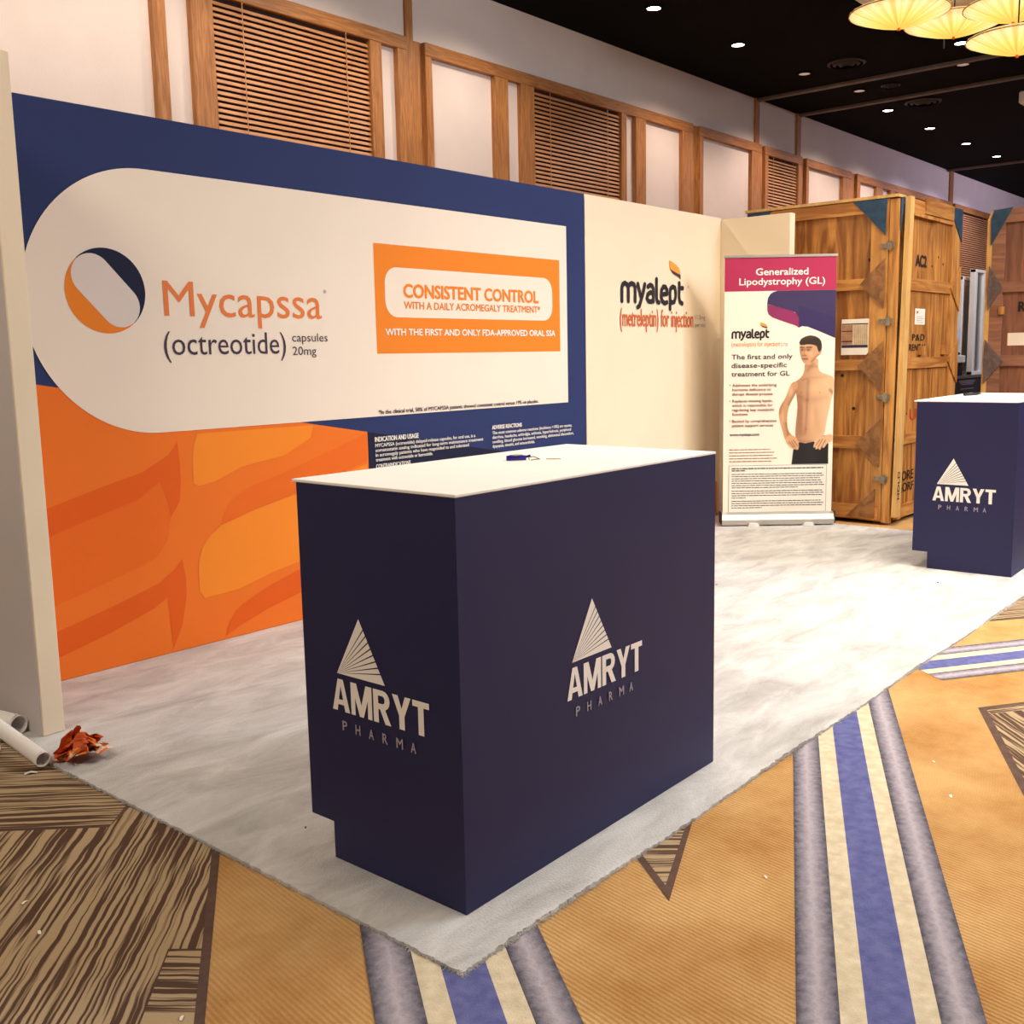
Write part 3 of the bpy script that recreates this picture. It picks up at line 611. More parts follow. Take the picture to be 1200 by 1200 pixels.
text('Mycapssa', P, 2.582, 3.485, 1.569, .158, M['txt_red2'] if 'txt_red2' in M else M.setdefault('txt_org', mat('orange_lettering', (226, 120, 52), .7, var=.02)), bwp, .0055, .004)
text('®', P, 3.500, 3.520, 1.70, .016, M['txt_grey'], bwp, .0055)
text('(octreotide)', P, 2.569, 3.247, 1.392, .105, M['txt_dark'], bwp, .0055, .002)
text('capsules', P, 3.287, 3.515, 1.452, .042, M['txt_dark'], bwp, .0055)
text('20mg', P, 3.287, 3.437, 1.384, .042, M['txt_dark'], bwp, .0055)
text('CONSISTENT CONTROL', P, 4.066, 5.262, 1.698, .072, M['or_box'], bwp, .0065, .040, 1.0)
text('WITH A DAILY ACROMEGALY TREATMENT*', P, 4.068, 5.276, 1.634, .040, M['or_box'], bwp, .0065, .022)
text('WITH THE FIRST AND ONLY FDA-APPROVED ORAL SSA', P, 3.922, 5.432, 1.486, .036, M['txt_white'], bwp, .0055, .030)
text('*In the clinical trial, 58% of MYCAPSSA patients showed consistent control versus 19% on placebo.', P, 3.85, 5.245, 1.052, .022, M['txt_dark'], bwp, .0055, .01)
text('INDICATION AND USAGE', P, 3.815, 4.150, .900, .026, M['txt_white'], bwp, .0045, .03)
for i, (s_, x1_) in enumerate((('MYCAPSSA (octreotide) delayed-release capsules, for oral use, is a', 4.63), ('somatostatin analog indicated for long-term maintenance treatment', 4.70), ('in acromegaly patients who have responded to and tolerated', 4.57), ('treatment with octreotide or lanreotide.', 4.26))):
    text(s_, P, 3.817, x1_, .870 - .0265 * i, .019, M['txt_white'], bwp, .0045, .01)
text('CONTRAINDICATIONS', P, 3.817, 4.08, .752, .022, M['txt_white'], bwp, .0045, .02)
text('ADVERSE REACTIONS', P, 4.785, 5.073, .906, .024, M['txt_white'], bwp, .0045, .03)
for i, (s_, x1_) in enumerate((('The most common adverse reactions (incidence >10%) are nausea,', 5.60), ('diarrhea, headache, arthralgia, asthenia, hyperhidrosis, peripheral', 5.59), ('swelling, blood glucose increased, vomiting, abdominal discomfort,', 5.62), ('dyspepsia, sinusitis, and osteoarthritis.', 5.20))):
    text(s_, P, 4.787, x1_, .874 - .028 * i, .019, M['txt_white'], bwp, .0045, .01)

bp_ = thing('booth_wall_panel', 'plain cream booth wall panel with a small dark and rust drug name', 'display wall', (6.7, YWL, 0))
# fabric skin slackens into soft vertical folds towards the corner
nxs, nzs = 60, 40; vs = []; fs = []
for j in range(nzs + 1):
    for i in range(nxs + 1):
        x = XJ + .002 + (XR - XJ - .002) * i / nxs; z = .016 + (HB - .016) * j / nzs
        k_ = max(0, (x - 7.0) / .62); sag = .010 * k_ * math.sin(k_ * 9.0) * (.35 + .65 * (1 - z / HB)) * math.sin(min(1, max(0, (XR - x) / .05)) * math.pi / 2)
        vs.append((x, YWL - .001 + sag, z))
for j in range(nzs):
    for i in range(nxs): a = j * (nxs + 1) + i; fs.append((a, a + 1, a + nxs + 2, a + nxs + 1))
ob('fabric_skin', vs, fs, M['cream2'], bp_, smooth=True)
bpp = MB().box(XJ + .002, XR, YWL + .012, YWL + .08, .001, HB - .001).make('panel', M['cream2'], bp_)
P = PY(YWL - .001)
poly('printed_graphic', P, [(6.6, .02), (7.56, .02), (7.56, dz(7.56)), (6.6, dz(6.6))], M['or_dark'], bpp, .0125)
drug_mark(P, bpp, .004, .036)
text('®', P, 7.10, 7.125, 1.86, .02, M['txt_grey'], bpp, .004)
text('(metreleptin) for injection', P, 6.180, 7.190, 1.560, .126, M['txt_red'], bpp, .004, .010)
text('11.3mg', P, 7.215, 7.372, 1.622, .034, M['txt_grey'], bpp, .004)
text('per vial', P, 7.215, 7.372, 1.562, .034, M['txt_grey'], bpp, .004)

wl_ = thing('booth_wing_wall', 'narrow cream end wall at the left end of the booth', 'display wall', (1.66, 4.0, 0))
MB().bbox(1.619, 1.70, 3.73, 4.341, 0.001, 2.42, .003).make('panel', M['cream2'], wl_)
MB().box(1.616, 1.6185, 3.735, 4.341, .001, 2.42).make('outer_skin', M['panel_back'], wl_)
MB().box(1.619, 1.689, 4.342, 4.42, .001, 2.43).make('corner_post', M['panel_back'], wl_)
wr_ = thing('booth_wing_wall', 'short cream return wall behind the roll-up banner', 'display wall', (7.66, 4.0, 0))
MB().bbox(7.621, 7.70, 3.73, 4.42, .001, 2.425, .003).make('panel', M['cream2'], wr_)
MB().box(7.6185, 7.6208, 3.735, 4.335, .002, 2.42).make('fabric_skin', M['cream2'], wr_)

# ---------------------------------------------------------------- counters
def counter(x0, y0, label, turn=0.):
    x1, y1, h = x0 + 1.214, y0 + .585, 1.04
    t = thing('reception_counter', label, 'counter', ((x0 + x1) / 2, (y0 + y1) / 2, 0), 'navy branded reception counters')
    b0 = .001
    prof = [(y0, b0), (y0 + .492, b0), (y0 + .492, .105), (y1, .105), (y1, h - .004), (y0, h - .004)]
    body = MB().prism(lambda u, v, d: Vector((x0 + d, u, v)), prof, 0, x1 - x0).make('body', M['counter'], t)
    MB().bbox(x0 - .001, x1 + .001, y0 - .001, y1 + .018, h - .004, h + .004, .0015).make('worktop', M['counter_top'], t)
    def logo(P, u0, sg, part='logo'):
        Q = lambda u, v, d=0: P(u0 + sg * u, v, d)
        A_, B_, C_ = Vector((.023, .534)), Vector((.117, .695)), Vector((.209, .534))
        k_ = 9; ws = [.16] + [.075] * 7 + [.16]; gap = (1 - sum(ws)) / 8; s0 = 0        # rays fanning out of the left corner
        for i in range(k_):
            a = B_.lerp(C_, s0); b = B_.lerp(C_, s0 + ws[i]); s0 += ws[i] + gap
            MB().add([Q(A_.x, A_.y, .0015), Q(a.x, a.y, .0015), Q(b.x, b.y, .0015)], [(0, 1, 2)]).make('logo_ray', M['txt_white'], body)
        heavy_word('AMRYT', Q, 0, .366, .431, .088, M['txt_white'], body, .0015)
        for i, c in enumerate('PHARMA'):
            u = .037 + .0520 * i; text(c, Q, u, u + (.019 if c != 'M' else .024), .379, .0265, M['txt_pharma'], body, .0015, .010, 1, 0, 'letter')
    logo(PX(x0), y0 + .472, -1)
    logo(PY(y0), x0 + .415, 1)
    c_ = Vector((x0, y0, 0)); t.rotation_euler.z = turn; t.location = c_ + Matrix.Rotation(turn, 3, 'Z') @ (t.location - c_)
    return t
counter(1.695, 1.658, 'navy reception counter in the foreground with a white top and two logos', math.radians(.6))
counter(6.432, 1.690, 'navy reception counter at the right edge in front of the wooden crates', math.radians(1.8))

# things on the counters
def pen(x, y, z, a, label, L=.075):
    t = thing('pen_cap', label, 'pen', (x, y, z)); c, s_ = math.cos(a), math.sin(a)
    MB().tube((x, y, z + .008), (x + L * c, y + L * s_, z + .008), .0075, 12).make('barrel', M['pen_blue'], t)
    MB().tube((x + L * c, y + L * s_, z + .010), (x + (L + .014) * c, y + (L + .014) * s_, z + .014), .0035, 8).make('tip', M['dark'], t)
    MB().box(x + .01 * c, x + .05 * c + .002, min(y + .01 * s_, y + .05 * s_), max(y + .01 * s_, y + .05 * s_) + .002, z + .015, z + .017).make('clip', M['steel'], t)
pen(2.345, 2.070, 1.044, -.75, 'short blue marker lying on the front counter top', .06)
def wire(name, pts, r, m_, label, cat):
    mb = MB()
    for a, b in zip(pts, pts[1:]): mb.tube(a, b, r, 6)
    tag(mb.make(name, m_, None, pts[0]), label, cat)
wire('bent_clip', [(2.388, 2.015, 1.047), (2.400, 2.028, 1.052), (2.410, 2.015, 1.054), (2.420, 2.0, 1.046), (2.405, 2.01, 1.046), (2.385, 2.005, 1.046)], .0016, M['steel'], 'small bent wire clip beside the blue marker', 'clip')
wire('toothpick', [(2.432, 1.985, 1.046), (2.458, 1.949, 1.046)], .0016, M['post_pale'], 'tiny wooden stick on the front counter right of the blue marker', 'stick')
t = thing('marker_pen', 'black marker lying on the far counter top', 'pen', (7.2, 2.2, 1.044))
MB().tube((7.10, 2.21, 1.053), (7.24, 2.17, 1.053), .009, 10).make('barrel', M['dark'], t)
MB().tube((7.24, 2.17, 1.053), (7.28, 2.159, 1.053), .008, 10, .004).make('cap', M['txt_dark'], t)

# ---------------------------------------------------------------- roll-up banner
b0 = Vector((7.122, 4.036)); tt = Vector((.63330, -.77390)); nn_ = Vector((-.77390, -.63330))     # nn_ towards the camera
# slide the stand a touch so it clears the return wall
def PB(u, v, d=0): q = b0 + tt * u + nn_ * d; return Vector((q.x, q.y, v))
bn = thing('rollup_banner', 'roll-up banner with a magenta header and a bare-chested young man printed on it', 'banner', (7.4, 3.7, 0))
bn_sheet = MB().prism(PB, [(.012, .098), (.866, .098), (.866, 2.078), (.012, 2.078)], -.002, 0).make('banner_sheet', M['banner'], bn)
MB().prism(PB, [(.006, 2.070), (.872, 2.070), (.872, 2.088), (.006, 2.088)], -.008, .008).make('top_rail', M['alu'], bn)
cas = MB()
prof = [(-.06, .01), (.05, .01), (.055, .05), (.035, .09), (.01, .105), (-.03, .105), (-.06, .08)]
nv = len(prof); vs = [PB(-.002, z, d) for d, z in prof] + [PB(.878, z, d) for d, z in prof]
cas.add(vs, [tuple(range(nv)), tuple(range(2 * nv - 1, nv - 1, -1))] + [(i, i + nv, (i + 1) % nv + nv, (i + 1) % nv) for i in range(nv)])
cas.make('base_cassette', M['alu'], bn)
MB().prism(PB, [(-.006, .016), (-.002, .016), (-.002, .108), (-.006, .108)], -.062, .058).make('end_cap', M['dark'], bn)
MB().prism(PB, [(.878, .016), (.882, .016), (.882, .108), (.878, .108)], -.062, .058).make('end_cap', M['dark'], bn)
for u in (.20, .63): MB().prism(PB, [(u, .001), (u + .09, .001), (u + .075, .025), (u + .015, .025)], -.1, .085).make('foot', M['white_plastic'], bn)
MB().tube(PB(.44, .10, -.03), PB(.44, 2.07, -.03), .008, 8).make('support_pole', M['alu'], bn)
Q = lambda *a: None
def bpoly(name, pts, m_, d): return poly(name, PB, pts, m_, bn_sheet, d)
bpoly('printed_header', [(.0125, 1.818), (.8655, 1.818), (.8655, 2.069), (.0125, 2.069)], M['magenta'], .001)
text('Generalized', PB, .249, .650, 1.937, .050, M['txt_white'], bn_sheet, .002, .022)
text('Lipodystrophy (GL)', PB, .123, .779, 1.865, .050, M['txt_white'], bn_sheet, .002, .018)
bpoly('printed_graphic', [(.8655, 1.817), (.415, 1.817), (.385, 1.808), (.362, 1.794), (.345, 1.765), (.340, 1.73), (.340, 1.7), (.35, 1.717), (.477, 1.68), (.556, 1.653), (.583, 1.609), (.586, 1.54), (.61, 1.548), (.654, 1.543), (.742, 1.507), (.8655, 1.453)], M['purple'], .001)
bpoly('printed_graphic', [(.583, 1.704), (.8655, 1.606), (.8655, 1.453), (.742, 1.507), (.654, 1.543), (.61, 1.548), (.586, 1.536)], M['purple_dark'], .0016)
bpoly('printed_graphic', [(.34, 1.7), (.35, 1.715), (.40, 1.702), (.477, 1.68), (.53, 1.665), (.562, 1.645), (.583, 1.609), (.586, 1.536), (.558, 1.554), (.479, 1.581), (.382, 1.617), (.352, 1.640), (.342, 1.665)], M['mag2'], .0018)
drug_mark(PB, bn_sheet, .002, .0135, lambda p: (.069 + (p[0] - 6.19) * .3385, 1.463 + (p[1] - 1.732) * .365))
text('(metreleptin) for injection', PB, .068, .442, 1.400, .036, M['or_light'], bn_sheet, .002, .006)
text('11.3mg', PB, .450, .500, 1.414, .012, M['txt_grey'], bn_sheet, .002); text('per vial', PB, .450, .500, 1.398, .012, M['txt_grey'], bn_sheet, .002)
for i, (s_, u1) in enumerate((('The first and only', .540), ('disease-specific', .498), ('treatment for GL', .521))):
    text(s_, PB, .070, u1, 1.302 - .0655 * i, .036, M['txt_dark'], bn_sheet, .002, .014)
y_ = 1.096
for blk in ((('Addresses the underlying', .421), ('hormone deficiency to', .377), ('disrupt disease process', .391)), (('Replaces missing leptin,', .392), ('which is responsible for', .392), ('regulating key metabolic', .406), ('functions', .199)), (('Backed by comprehensive', .425), ('patient support services', .399))):
    text('•', PB, .056, .064, y_ - .004, .022, M['txt_maroon'], bn_sheet, .002, .02)
    for s_, u1 in blk: text(s_, PB, .078, u1, y_ - .004, .021, M['txt_maroon'], bn_sheet, .002, .010); y_ -= .0345
    y_ -= .0185
text('www.myalept.com', PB, .061, .291, .708, .022, M['txt_dark'], bn_sheet, .002, .02)
def micro(rows, h, m_, name='small_print'):
    mb = MB()
    for u0_, u1_, z in rows:
        u = u0_
        while u < u1_ - .004:
            L = min(random.uniform(.012, .045), u1_ - u)
            mb.add([PB(u, z, .002), PB(u + L, z, .002), PB(u + L, z + h, .002), PB(u, z + h, .002)], [(0, 1, 2, 3)]); u += L + .005
    tag(mb.make(name, m_, bn_sheet), None, kind='stuff')
micro([(.058, .38, .597), (.058, .411, .574), (.058, .407, .550), (.058, .43, .527), (.058, .39, .504)], .006, M['txt_maroon'])
bpoly('printed_box_fill', rrect(.056, .822, .103, .476, .004, 2), M['paper'], .0022)
fr = MB()
for (a, b, c_, d_) in ((.056, .822, .103, .106), (.056, .822, .473, .476), (.056, .059, .103, .476), (.819, .822, .103, .476)):
    fr.add([PB(a, c_, .0028), PB(b, c_, .0028), PB(b, d_, .0028), PB(a, d_, .0028)], [(0, 1, 2, 3)])
fr.make('printed_box_outline', M['txt_grey'], bn_sheet)
mb = MB()
rows = [(.079, .796, .446), (.079, .186, .430)] + [(.080, u1, z) for u1, z in ((.79, .403), (.80, .386), (.77, .368), (.78, .350), (.79, .332), (.81, .314), (.60, .297), (.79, .270), (.80, .252), (.79, .234), (.19, .216), (.78, .190), (.80, .172), (.79, .154), (.32, .137))]
for u0_, u1_, z in rows:
    u = u0_
    while u < u1_ - .004:
        L = min(random.uniform(.012, .045), u1_ - u); h = .009 if z > .42 else .0062
        mb.add([PB(u, z, .003), PB(u + L, z, .003), PB(u + L, z + h, .003), PB(u, z + h, .003)], [(0, 1, 2, 3)]); u += L + .0045
tag(mb.make('small_print', M['txt_dark'], bn_sheet), None, kind='stuff')

# printed figure: colour raster on the sheet
def inpoly(px, py, pts):
    c = np.zeros(px.shape, bool); j = len(pts) - 1
    for i in range(len(pts)):
        xi, yi = pts[i]; xj, yj = pts[j]
        k_ = ((yi > py) != (yj > py)) & (px < (xj - xi) * (py - yi) / ((yj - yi) or 1e-9) + xi); c ^= k_; j = i
    return c
def smoothp(pts, it=2):
    for _ in range(it):
        q = []
        for i in range(len(pts)):
            a, b = pts[i], pts[(i + 1) % len(pts)]
            q += [(a[0] * .75 + b[0] * .25, a[1] * .75 + b[1] * .25), (a[0] * .25 + b[0] * .75, a[1] * .25 + b[1] * .75)]
        pts = q
    return pts
st = .0032; us = np.arange(.432, .8655, st); zs = np.arange(.478, 1.482, st); U, Z = np.meshgrid(us, zs)
def cover(pts, sm=2):
    pts = smoothp(pts, sm) if sm else pts; acc = np.zeros(U.shape)
    for du in (-.33, 0, .33):
        for dz_ in (-.33, 0, .33): acc += inpoly(U + du * st, Z + dz_ * st, pts)
    return acc / 9
L3 = lambda c: np.array(lin(c)[:3])
img = np.zeros(U.shape + (3,)) + L3((244, 234, 216)); alpha = np.zeros(U.shape)
def paint(msk, col): 
    global img, alpha
    img = img * (1 - msk[..., None]) + (col if getattr(col, 'ndim', 1) == 3 else np.array(col)) * msk[..., None]; alpha = np.maximum(alpha, msk)
def gauss(u, z, ru, rz, rot=0):
    c, s_ = math.cos(rot), math.sin(rot); a = (U - u) * c + (Z - z) * s_; b = -(U - u) * s_ + (Z - z) * c
    return np.exp(-(a / ru) ** 2 - (b / rz) ** 2)
def seg(p, q, wd):
    p = np.array(p); q = np.array(q); d = q - p; t_ = np.clip(((U - p[0]) * d[0] + (Z - p[1]) * d[1]) / (d @ d), 0, 1)
    return np.exp(-((U - p[0] - t_ * d[0]) ** 2 + (Z - p[1] - t_ * d[1]) ** 2) / wd ** 2)
skin = L3((214, 160, 116)); skd = L3((150, 96, 62)); skl = L3((236, 190, 146)); dark = L3((78, 44, 28))
torso = [(.566, 1.123), (.545, 1.10), (.567, 1.052), (.576, 1.017), (.587, .929), (.579, .84), (.572, .752), (.573, .689), (.596, .653), (.654, .640), (.716, .655), (.786, .686), (.799, .712), (.81, .792), (.826, .88), (.845, .98), (.864, 1.05), (.868, 1.152), (.82, 1.172), (.766, 1.189), (.742, 1.215), (.738, 1.26), (.742, 1.30), (.66, 1.30), (.634, 1.26), (.634, 1.20), (.612, 1.155)]
lin_ = np.clip((U - .55) / .25, 0, 1)[..., None]
tcol = skd * (1 - lin_) * .8 + skin * (1 - lin_) * .2 + skl * lin_ * .75 + skin * lin_ * .25
def sh(c, msk, col, k_): return c * (1 - (msk * k_)[..., None]) + col * (msk * k_)[..., None]
for a in ((seg((.665, 1.13), (.660, .98), .013), .6), (seg((.660, .98), (.648, .72), .012), .55), (seg((.600, 1.01), (.645, .98), .020), .35), (seg((.70, .975), (.80, 1.0), .026), .22), (seg((.60, 1.0), (.60, .72), .03), .45),
          (seg((.60, .93), (.62, .72), .02), .3), (gauss(.655, .755, .006, .010), .8), (gauss(.757, 1.035, .006, .006), .8), (gauss(.612, 1.04, .006, .006), .7), (seg((.62, 1.135), (.665, 1.15), .008), .45), (seg((.69, 1.15), (.80, 1.155), .010), .22),
          (seg((.835, 1.055), (.866, 1.02), .012), .8), (seg((.66, 1.21), (.70, 1.255), .016), .5), (seg((.65, 1.24), (.74, 1.235), .012), .35), (seg((.62, .90), (.63, .84), .02), .25), (seg((.72, .90), (.76, .74), .03), .15), (seg((.60, .66), (.72, .652), .012), .4)):
    tcol = sh(tcol, a[0], L3((132, 80, 50)), a[1] * .8)
for a in ((gauss(.72, 1.07, .05, .045), .5), (gauss(.70, .86, .02, .10), .35), (gauss(.64, .86, .012, .10), .25), (gauss(.80, 1.12, .04, .03), .4)): tcol = sh(tcol, a[0], skl, a[1])
paint(cover(torso), tcol)
arm = [(.560, 1.128), (.530, 1.105), (.51, 1.05), (.489, .992), (.454, .94), (.440, .896), (.447, .825), (.470, .753), (.485, .690), (.512, .645), (.557, .605), (.597, .598), (.600, .636), (.580, .689), (.547, .705), (.515, .745), (.505, .82), (.512, .903), (.530, .956), (.566, 1.02), (.578, 1.061), (.590, 1.114)]
ac = np.zeros(U.shape + (3,)) + skin * .75 + skd * .25; ac = sh(ac, seg((.475, .99), (.445, .88), .014), skd, .6); ac = sh(ac, seg((.50, .80), (.52, .70), .012), skd, .7); ac = sh(ac, seg((.57, 1.05), (.52, .95), .012), dark, .45); ac = sh(ac, gauss(.53, 1.05, .02, .04), skl, .5); ac = sh(ac, gauss(.47, .84, .012, .06), skl, .4)
paint(cover(arm), ac)
sc_ = np.zeros(U.shape + (3,)) + L3((22, 18, 18)); sc_ = sh(sc_, gauss(.70, .55, .05, .1), L3((38, 32, 32)), .6)
paint(cover([(.590, .655), (.654, .643), (.716, .656), (.80, .64), (.832, .641), (.832, .569), (.834, .479), (.546, .479), (.556, .574), (.565, .640)], 0), sc_)
hand = lambda pts: cover(pts, 2)
hc = np.zeros(U.shape + (3,)) + skin
for p, q in (((.545, .66), (.575, .610)), ((.56, .668), (.592, .622)), ((.525, .655), (.56, .612))): hc = sh(hc, seg(p, q, .0045), dark, .65)
paint(hand([(.505, .70), (.545, .71), (.58, .69), (.598, .655), (.603, .62), (.598, .594), (.585, .592), (.575, .600), (.560, .596), (.54, .608), (.512, .635), (.495, .665)]), hc)
hc = np.zeros(U.shape + (3,)) + skl * .5 + skin * .5
for p, q in (((.765, .67), (.735, .625)), ((.785, .672), (.752, .610)), ((.808, .665), (.775, .605)), ((.75, .70), (.80, .70))): hc = sh(hc, seg(p, q, .0045), dark, .65)
paint(hand([(.722, .640), (.728, .665), (.752, .690), (.80, .703), (.8655, .716), (.8655, .655), (.83, .648), (.812, .625), (.80, .607), (.79, .603), (.782, .618), (.772, .592), (.760, .590), (.755, .606), (.742, .594), (.730, .597), (.732, .618), (.720, .606), (.714, .615)]), hc)
face = [(.597, 1.415), (.593, 1.38), (.594, 1.365), (.601, 1.323), (.615, 1.282), (.638, 1.257), (.660, 1.252), (.685, 1.262), (.712, 1.286), (.735, 1.318), (.752, 1.325), (.763, 1.345), (.764, 1.372), (.755, 1.39), (.73, 1.42), (.66, 1.44)]
fl_ = np.clip((U - .60) / .14, 0, 1)[..., None]; fc = (skin * .8 + skd * .2) * (1 - fl_) + skin * fl_
for g, col, k_ in ((gauss(.614, 1.366, .012, .009), dark, 1.0), (gauss(.662, 1.365, .016, .009), dark, 1.0), (seg((.600, 1.386), (.626, 1.384), .007), dark, .95), (seg((.648, 1.385), (.684, 1.384), .007), dark, .95),
                   (seg((.636, 1.372), (.634, 1.332), .007), skd, .9), (seg((.620, 1.323), (.645, 1.321), .006), dark, .7), (seg((.618, 1.298), (.655, 1.297), .0065), L3((130, 50, 44)), 1), (seg((.598, 1.36), (.612, 1.28), .010), skd, .6), (seg((.628, 1.288), (.648, 1.287), .004), skd, .5),
                   (gauss(.64, 1.345, .008, .015), skl, .6), (gauss(.68, 1.335, .016, .02), skl, .5), (seg((.69, 1.275), (.74, 1.325), .010), skd, .7), (gauss(.752, 1.355, .006, .012), skd, .6), (gauss(.625, 1.275, .02, .008), skd, .4), (gauss(.64, 1.40, .03, .01), skl, .35)):
    fc = sh(fc, g, col, k_)
paint(cover(face), fc)
hr = np.zeros(U.shape + (3,)) + L3((44, 26, 16)); hr = sh(hr, seg((.62, 1.45), (.70, 1.465), .012), L3((84, 54, 34)), .5)
paint(cover([(.592, 1.405), (.590, 1.427), (.605, 1.453), (.640, 1.470), (.681, 1.478), (.725, 1.466), (.757, 1.440), (.766, 1.398), (.764, 1.364), (.752, 1.355), (.742, 1.345), (.733, 1.365), (.727, 1.392), (.70, 1.404), (.657, 1.408), (.62, 1.402)]), hr)
nu = len(us); keep = alpha > 0
idx = -np.ones(U.shape, int); fs = []
k4 = keep[:-1, :-1] | keep[1:, :-1] | keep[:-1, 1:] | keep[1:, 1:]
vs = []; cols = []
def vid(j, i):
    if idx[j, i] < 0:
        idx[j, i] = len(vs); vs.append(PB(us[i], zs[j], .0013)); cols.append(img[j, i])
    return int(idx[j, i])
for j, i in zip(*np.nonzero(k4)): fs.append((vid(j, i), vid(j, i + 1), vid(j + 1, i + 1), vid(j + 1, i)))
pm = ob('printed_figure', vs, fs, M['print'], bn_sheet)
pm['label'] = 'printed bare-chested young man with dark hair, hands on hips, black shorts'
ca_ = pm.data.color_attributes.new('Col', 'FLOAT_COLOR', 'POINT')
ca_.data.foreach_set('color', np.concatenate([np.array(cols), np.ones((len(cols), 1))], 1).astype(np.float32).ravel())

# ---------------------------------------------------------------- crates
FX = 7.90; FY = 2.99; CXR = 9.29; CYR = 4.24; ZT = 2.49
cr = thing('shipping_crate', 'tall golden plywood crate with blue corner plates and black stencils', 'crate', (8.6, 3.6, 0))
MB().box(FX + .02, CXR - .02, FY + .02, CYR - .02, .05, ZT - .03).make('carcass', M['dark'], cr)
for y in (3.05, 3.55, 4.05): MB().bbox(FX + .05, CXR - .05, y, y + .09, FZ, .05, .004).make('skid', M['gusset'], cr)
A = PX(FX); Bp = PY(FY)
def part(name, P, pts, d0, d1, m_, lab=None):
    o = MB().prism(P, pts, d0, d1).make(name, m_, cr_cur)
    if lab: o['label'] = lab
    return o
R4 = lambda a, b, c_, d_: [(a, c_), (b, c_), (b, d_), (a, d_)]
cr_cur = cr
# face towards the camera's left: sheets between rails, rails, edge stile, gussets
for z0, z1 in ((.05, .60), (.67, 1.215), (1.275, 1.83), (1.895, 2.40)): part('plywood_sheet', A, R4(3.06, CYR, z0 - .03, z1 + .03), -.02, 0, M['ply'])
for z0, z1 in ((.03, .14), (.585, .685), (1.20, 1.285), (1.818, 1.903), (2.388, 2.485)): part('batten', A, R4(3.075, CYR, z0, z1), 0, .022, M['batten_h'])
part('edge_stile', A, R4(3.055, 3.19, .02, 2.485), -.001, .018, M['batten'])
part('edge_stile', A, R4(4.10, 4.24, .02, 2.485), -.001, .018, M['batten'])
part('corner_board', A, R4(2.985, 3.05, .01, 2.48), -.03, .012, M['batten'])
part('corner_plate', A, [(3.335, 2.485), (3.07, 2.487), (3.07, 2.460), (3.075, 2.215)][::1], .022, .027, M['blue_plate'], 'blue painted triangular corner plate')
for zc in (1.86, 1.235, .635): part('gusset', A, [(3.262, zc), (3.072, zc + .185), (3.066, zc), (3.075, zc - .190)], .022, .034, M['gusset'], 'worn brown diamond-shaped gusset')
part('gusset', A, [(3.33, .045), (3.10, .275), (3.10, .04)], .022, .032, M['gusset'])
part('corner_plate', A, [(4.24, 2.487), (4.02, 2.487), (4.24, 2.25)], .022, .027, M['blue_plate'])
part('top_plank', lambda u, v, d: Vector((u, v, ZT + d)), [(FX - .03, FY - .01), (FX + .12, FY - .01), (FX + .10, CYR + .02), (FX - .03, CYR + .02)], 0, .022, M['post_pale'])
part('top_plank', lambda u, v, d: Vector((u, v, ZT + d)), [(FX + .13, FY - .005), (CXR, FY - .005), (CXR, FY + .10), (FX + .13, FY + .10)], .0, .018, M['batten_h'])
part('lid', lambda u, v, d: Vector((u, v, ZT + d)), [(FX, FY + .11), (CXR, FY + .11), (CXR, CYR), (FX, CYR)], -.03, .0, M['ply'])
for zc in (2.136, 1.572, .993, .358):
    part('latch', A, R4(3.005, 3.11, zc - .018, zc + .018), .018, .030, M['steel'])
    part('latch', A, R4(3.02, 3.05, zc - .035, zc + .035), .030, .044, M['steel'])
# face towards the camera's right
for z0, z1 in ((.05, .61), (.69, 1.21), (1.27, 1.83), (1.895, 2.40)): part('plywood_sheet', Bp, R4(8.0, CXR, z0 - .03, z1 + .03), -.02, 0, M['ply'])
for z0, z1 in ((.03, .13), (.612, .690), (1.205, 1.290), (1.812, 1.905), (2.378, 2.50)): part('batten', Bp, R4(8.02, CXR, z0, z1), 0, .02, M['batten_h'])
part('edge_stile', Bp, R4(9.08, CXR, .02, 2.49), -.001, .017, M['batten'])
part('edge_stile', Bp, R4(8.03, 8.10, .02, 2.49), -.001, .017, M['batten'])
part('corner_board', Bp, R4(7.925, 7.965, .02, 2.48), -.03, -.012, M['dark'])  # recessed strip coloured near-black for the shade in the corner gap
part('corner_plate', Bp, [(7.915, 2.49), (7.985, 2.50), (7.915, 2.24)], .010, .016, M['blue_plate'])
part('prop_post', Bp, [(7.975, 2.50), (8.058, 2.50), (7.965, .06), (7.875, .06)], .024, .062, M['post_pale'], 'pale pine post standing against the crate corner')
part('corner_plate', Bp, [(8.965, 2.515), (CXR + .005, 2.525), (CXR + .005, 2.255)], .020, .026, M['blue_plate'], 'blue painted triangular corner plate')
part('top_block', Bp, R4(8.40, 9.06, 2.41, 2.525), .020, .032, M['batten_h'])
part('slot_bar', Bp, R4(8.12, 8.70, 2.372, 2.394), .032, .040, M['batten'])
for zc in (1.86, 1.25, .65): part('gusset', Bp, [(9.045, zc), (9.285, zc + .188), (9.295, zc), (9.285, zc - .188)], .020, .031, M['batten'])
text('AC2', Bp, 8.283, 8.526, 2.005, .085, M['stencil'], cr, .003, .05)
text('P&D', Bp, 8.262, 8.537, 1.424, .050, M['stencil'], cr, .003, .015, 1.15)
text('RENTAL', Bp, 8.203, 8.581, 1.345, .050, M['stencil'], cr, .003, .015, 1.05)
text('UP', Bp, 8.27, 8.52, .795, .085, M['stencil_red'], cr, .003, .02)
text('PORE', Bp, 8.065, 8.39, .318, .075, M['stencil'], cr, .003, .01)
text('&ORF', Bp, 8.072, 8.40, .228, .068, M['stencil'], cr, .003, .01)
Pv = lambda u, v, d=0: Vector((7.968 - v, FY - .0 - d, u))
text('HOLD', Pv, .20, .42, .04, .045, M['stencil'], cr, .064, .012)
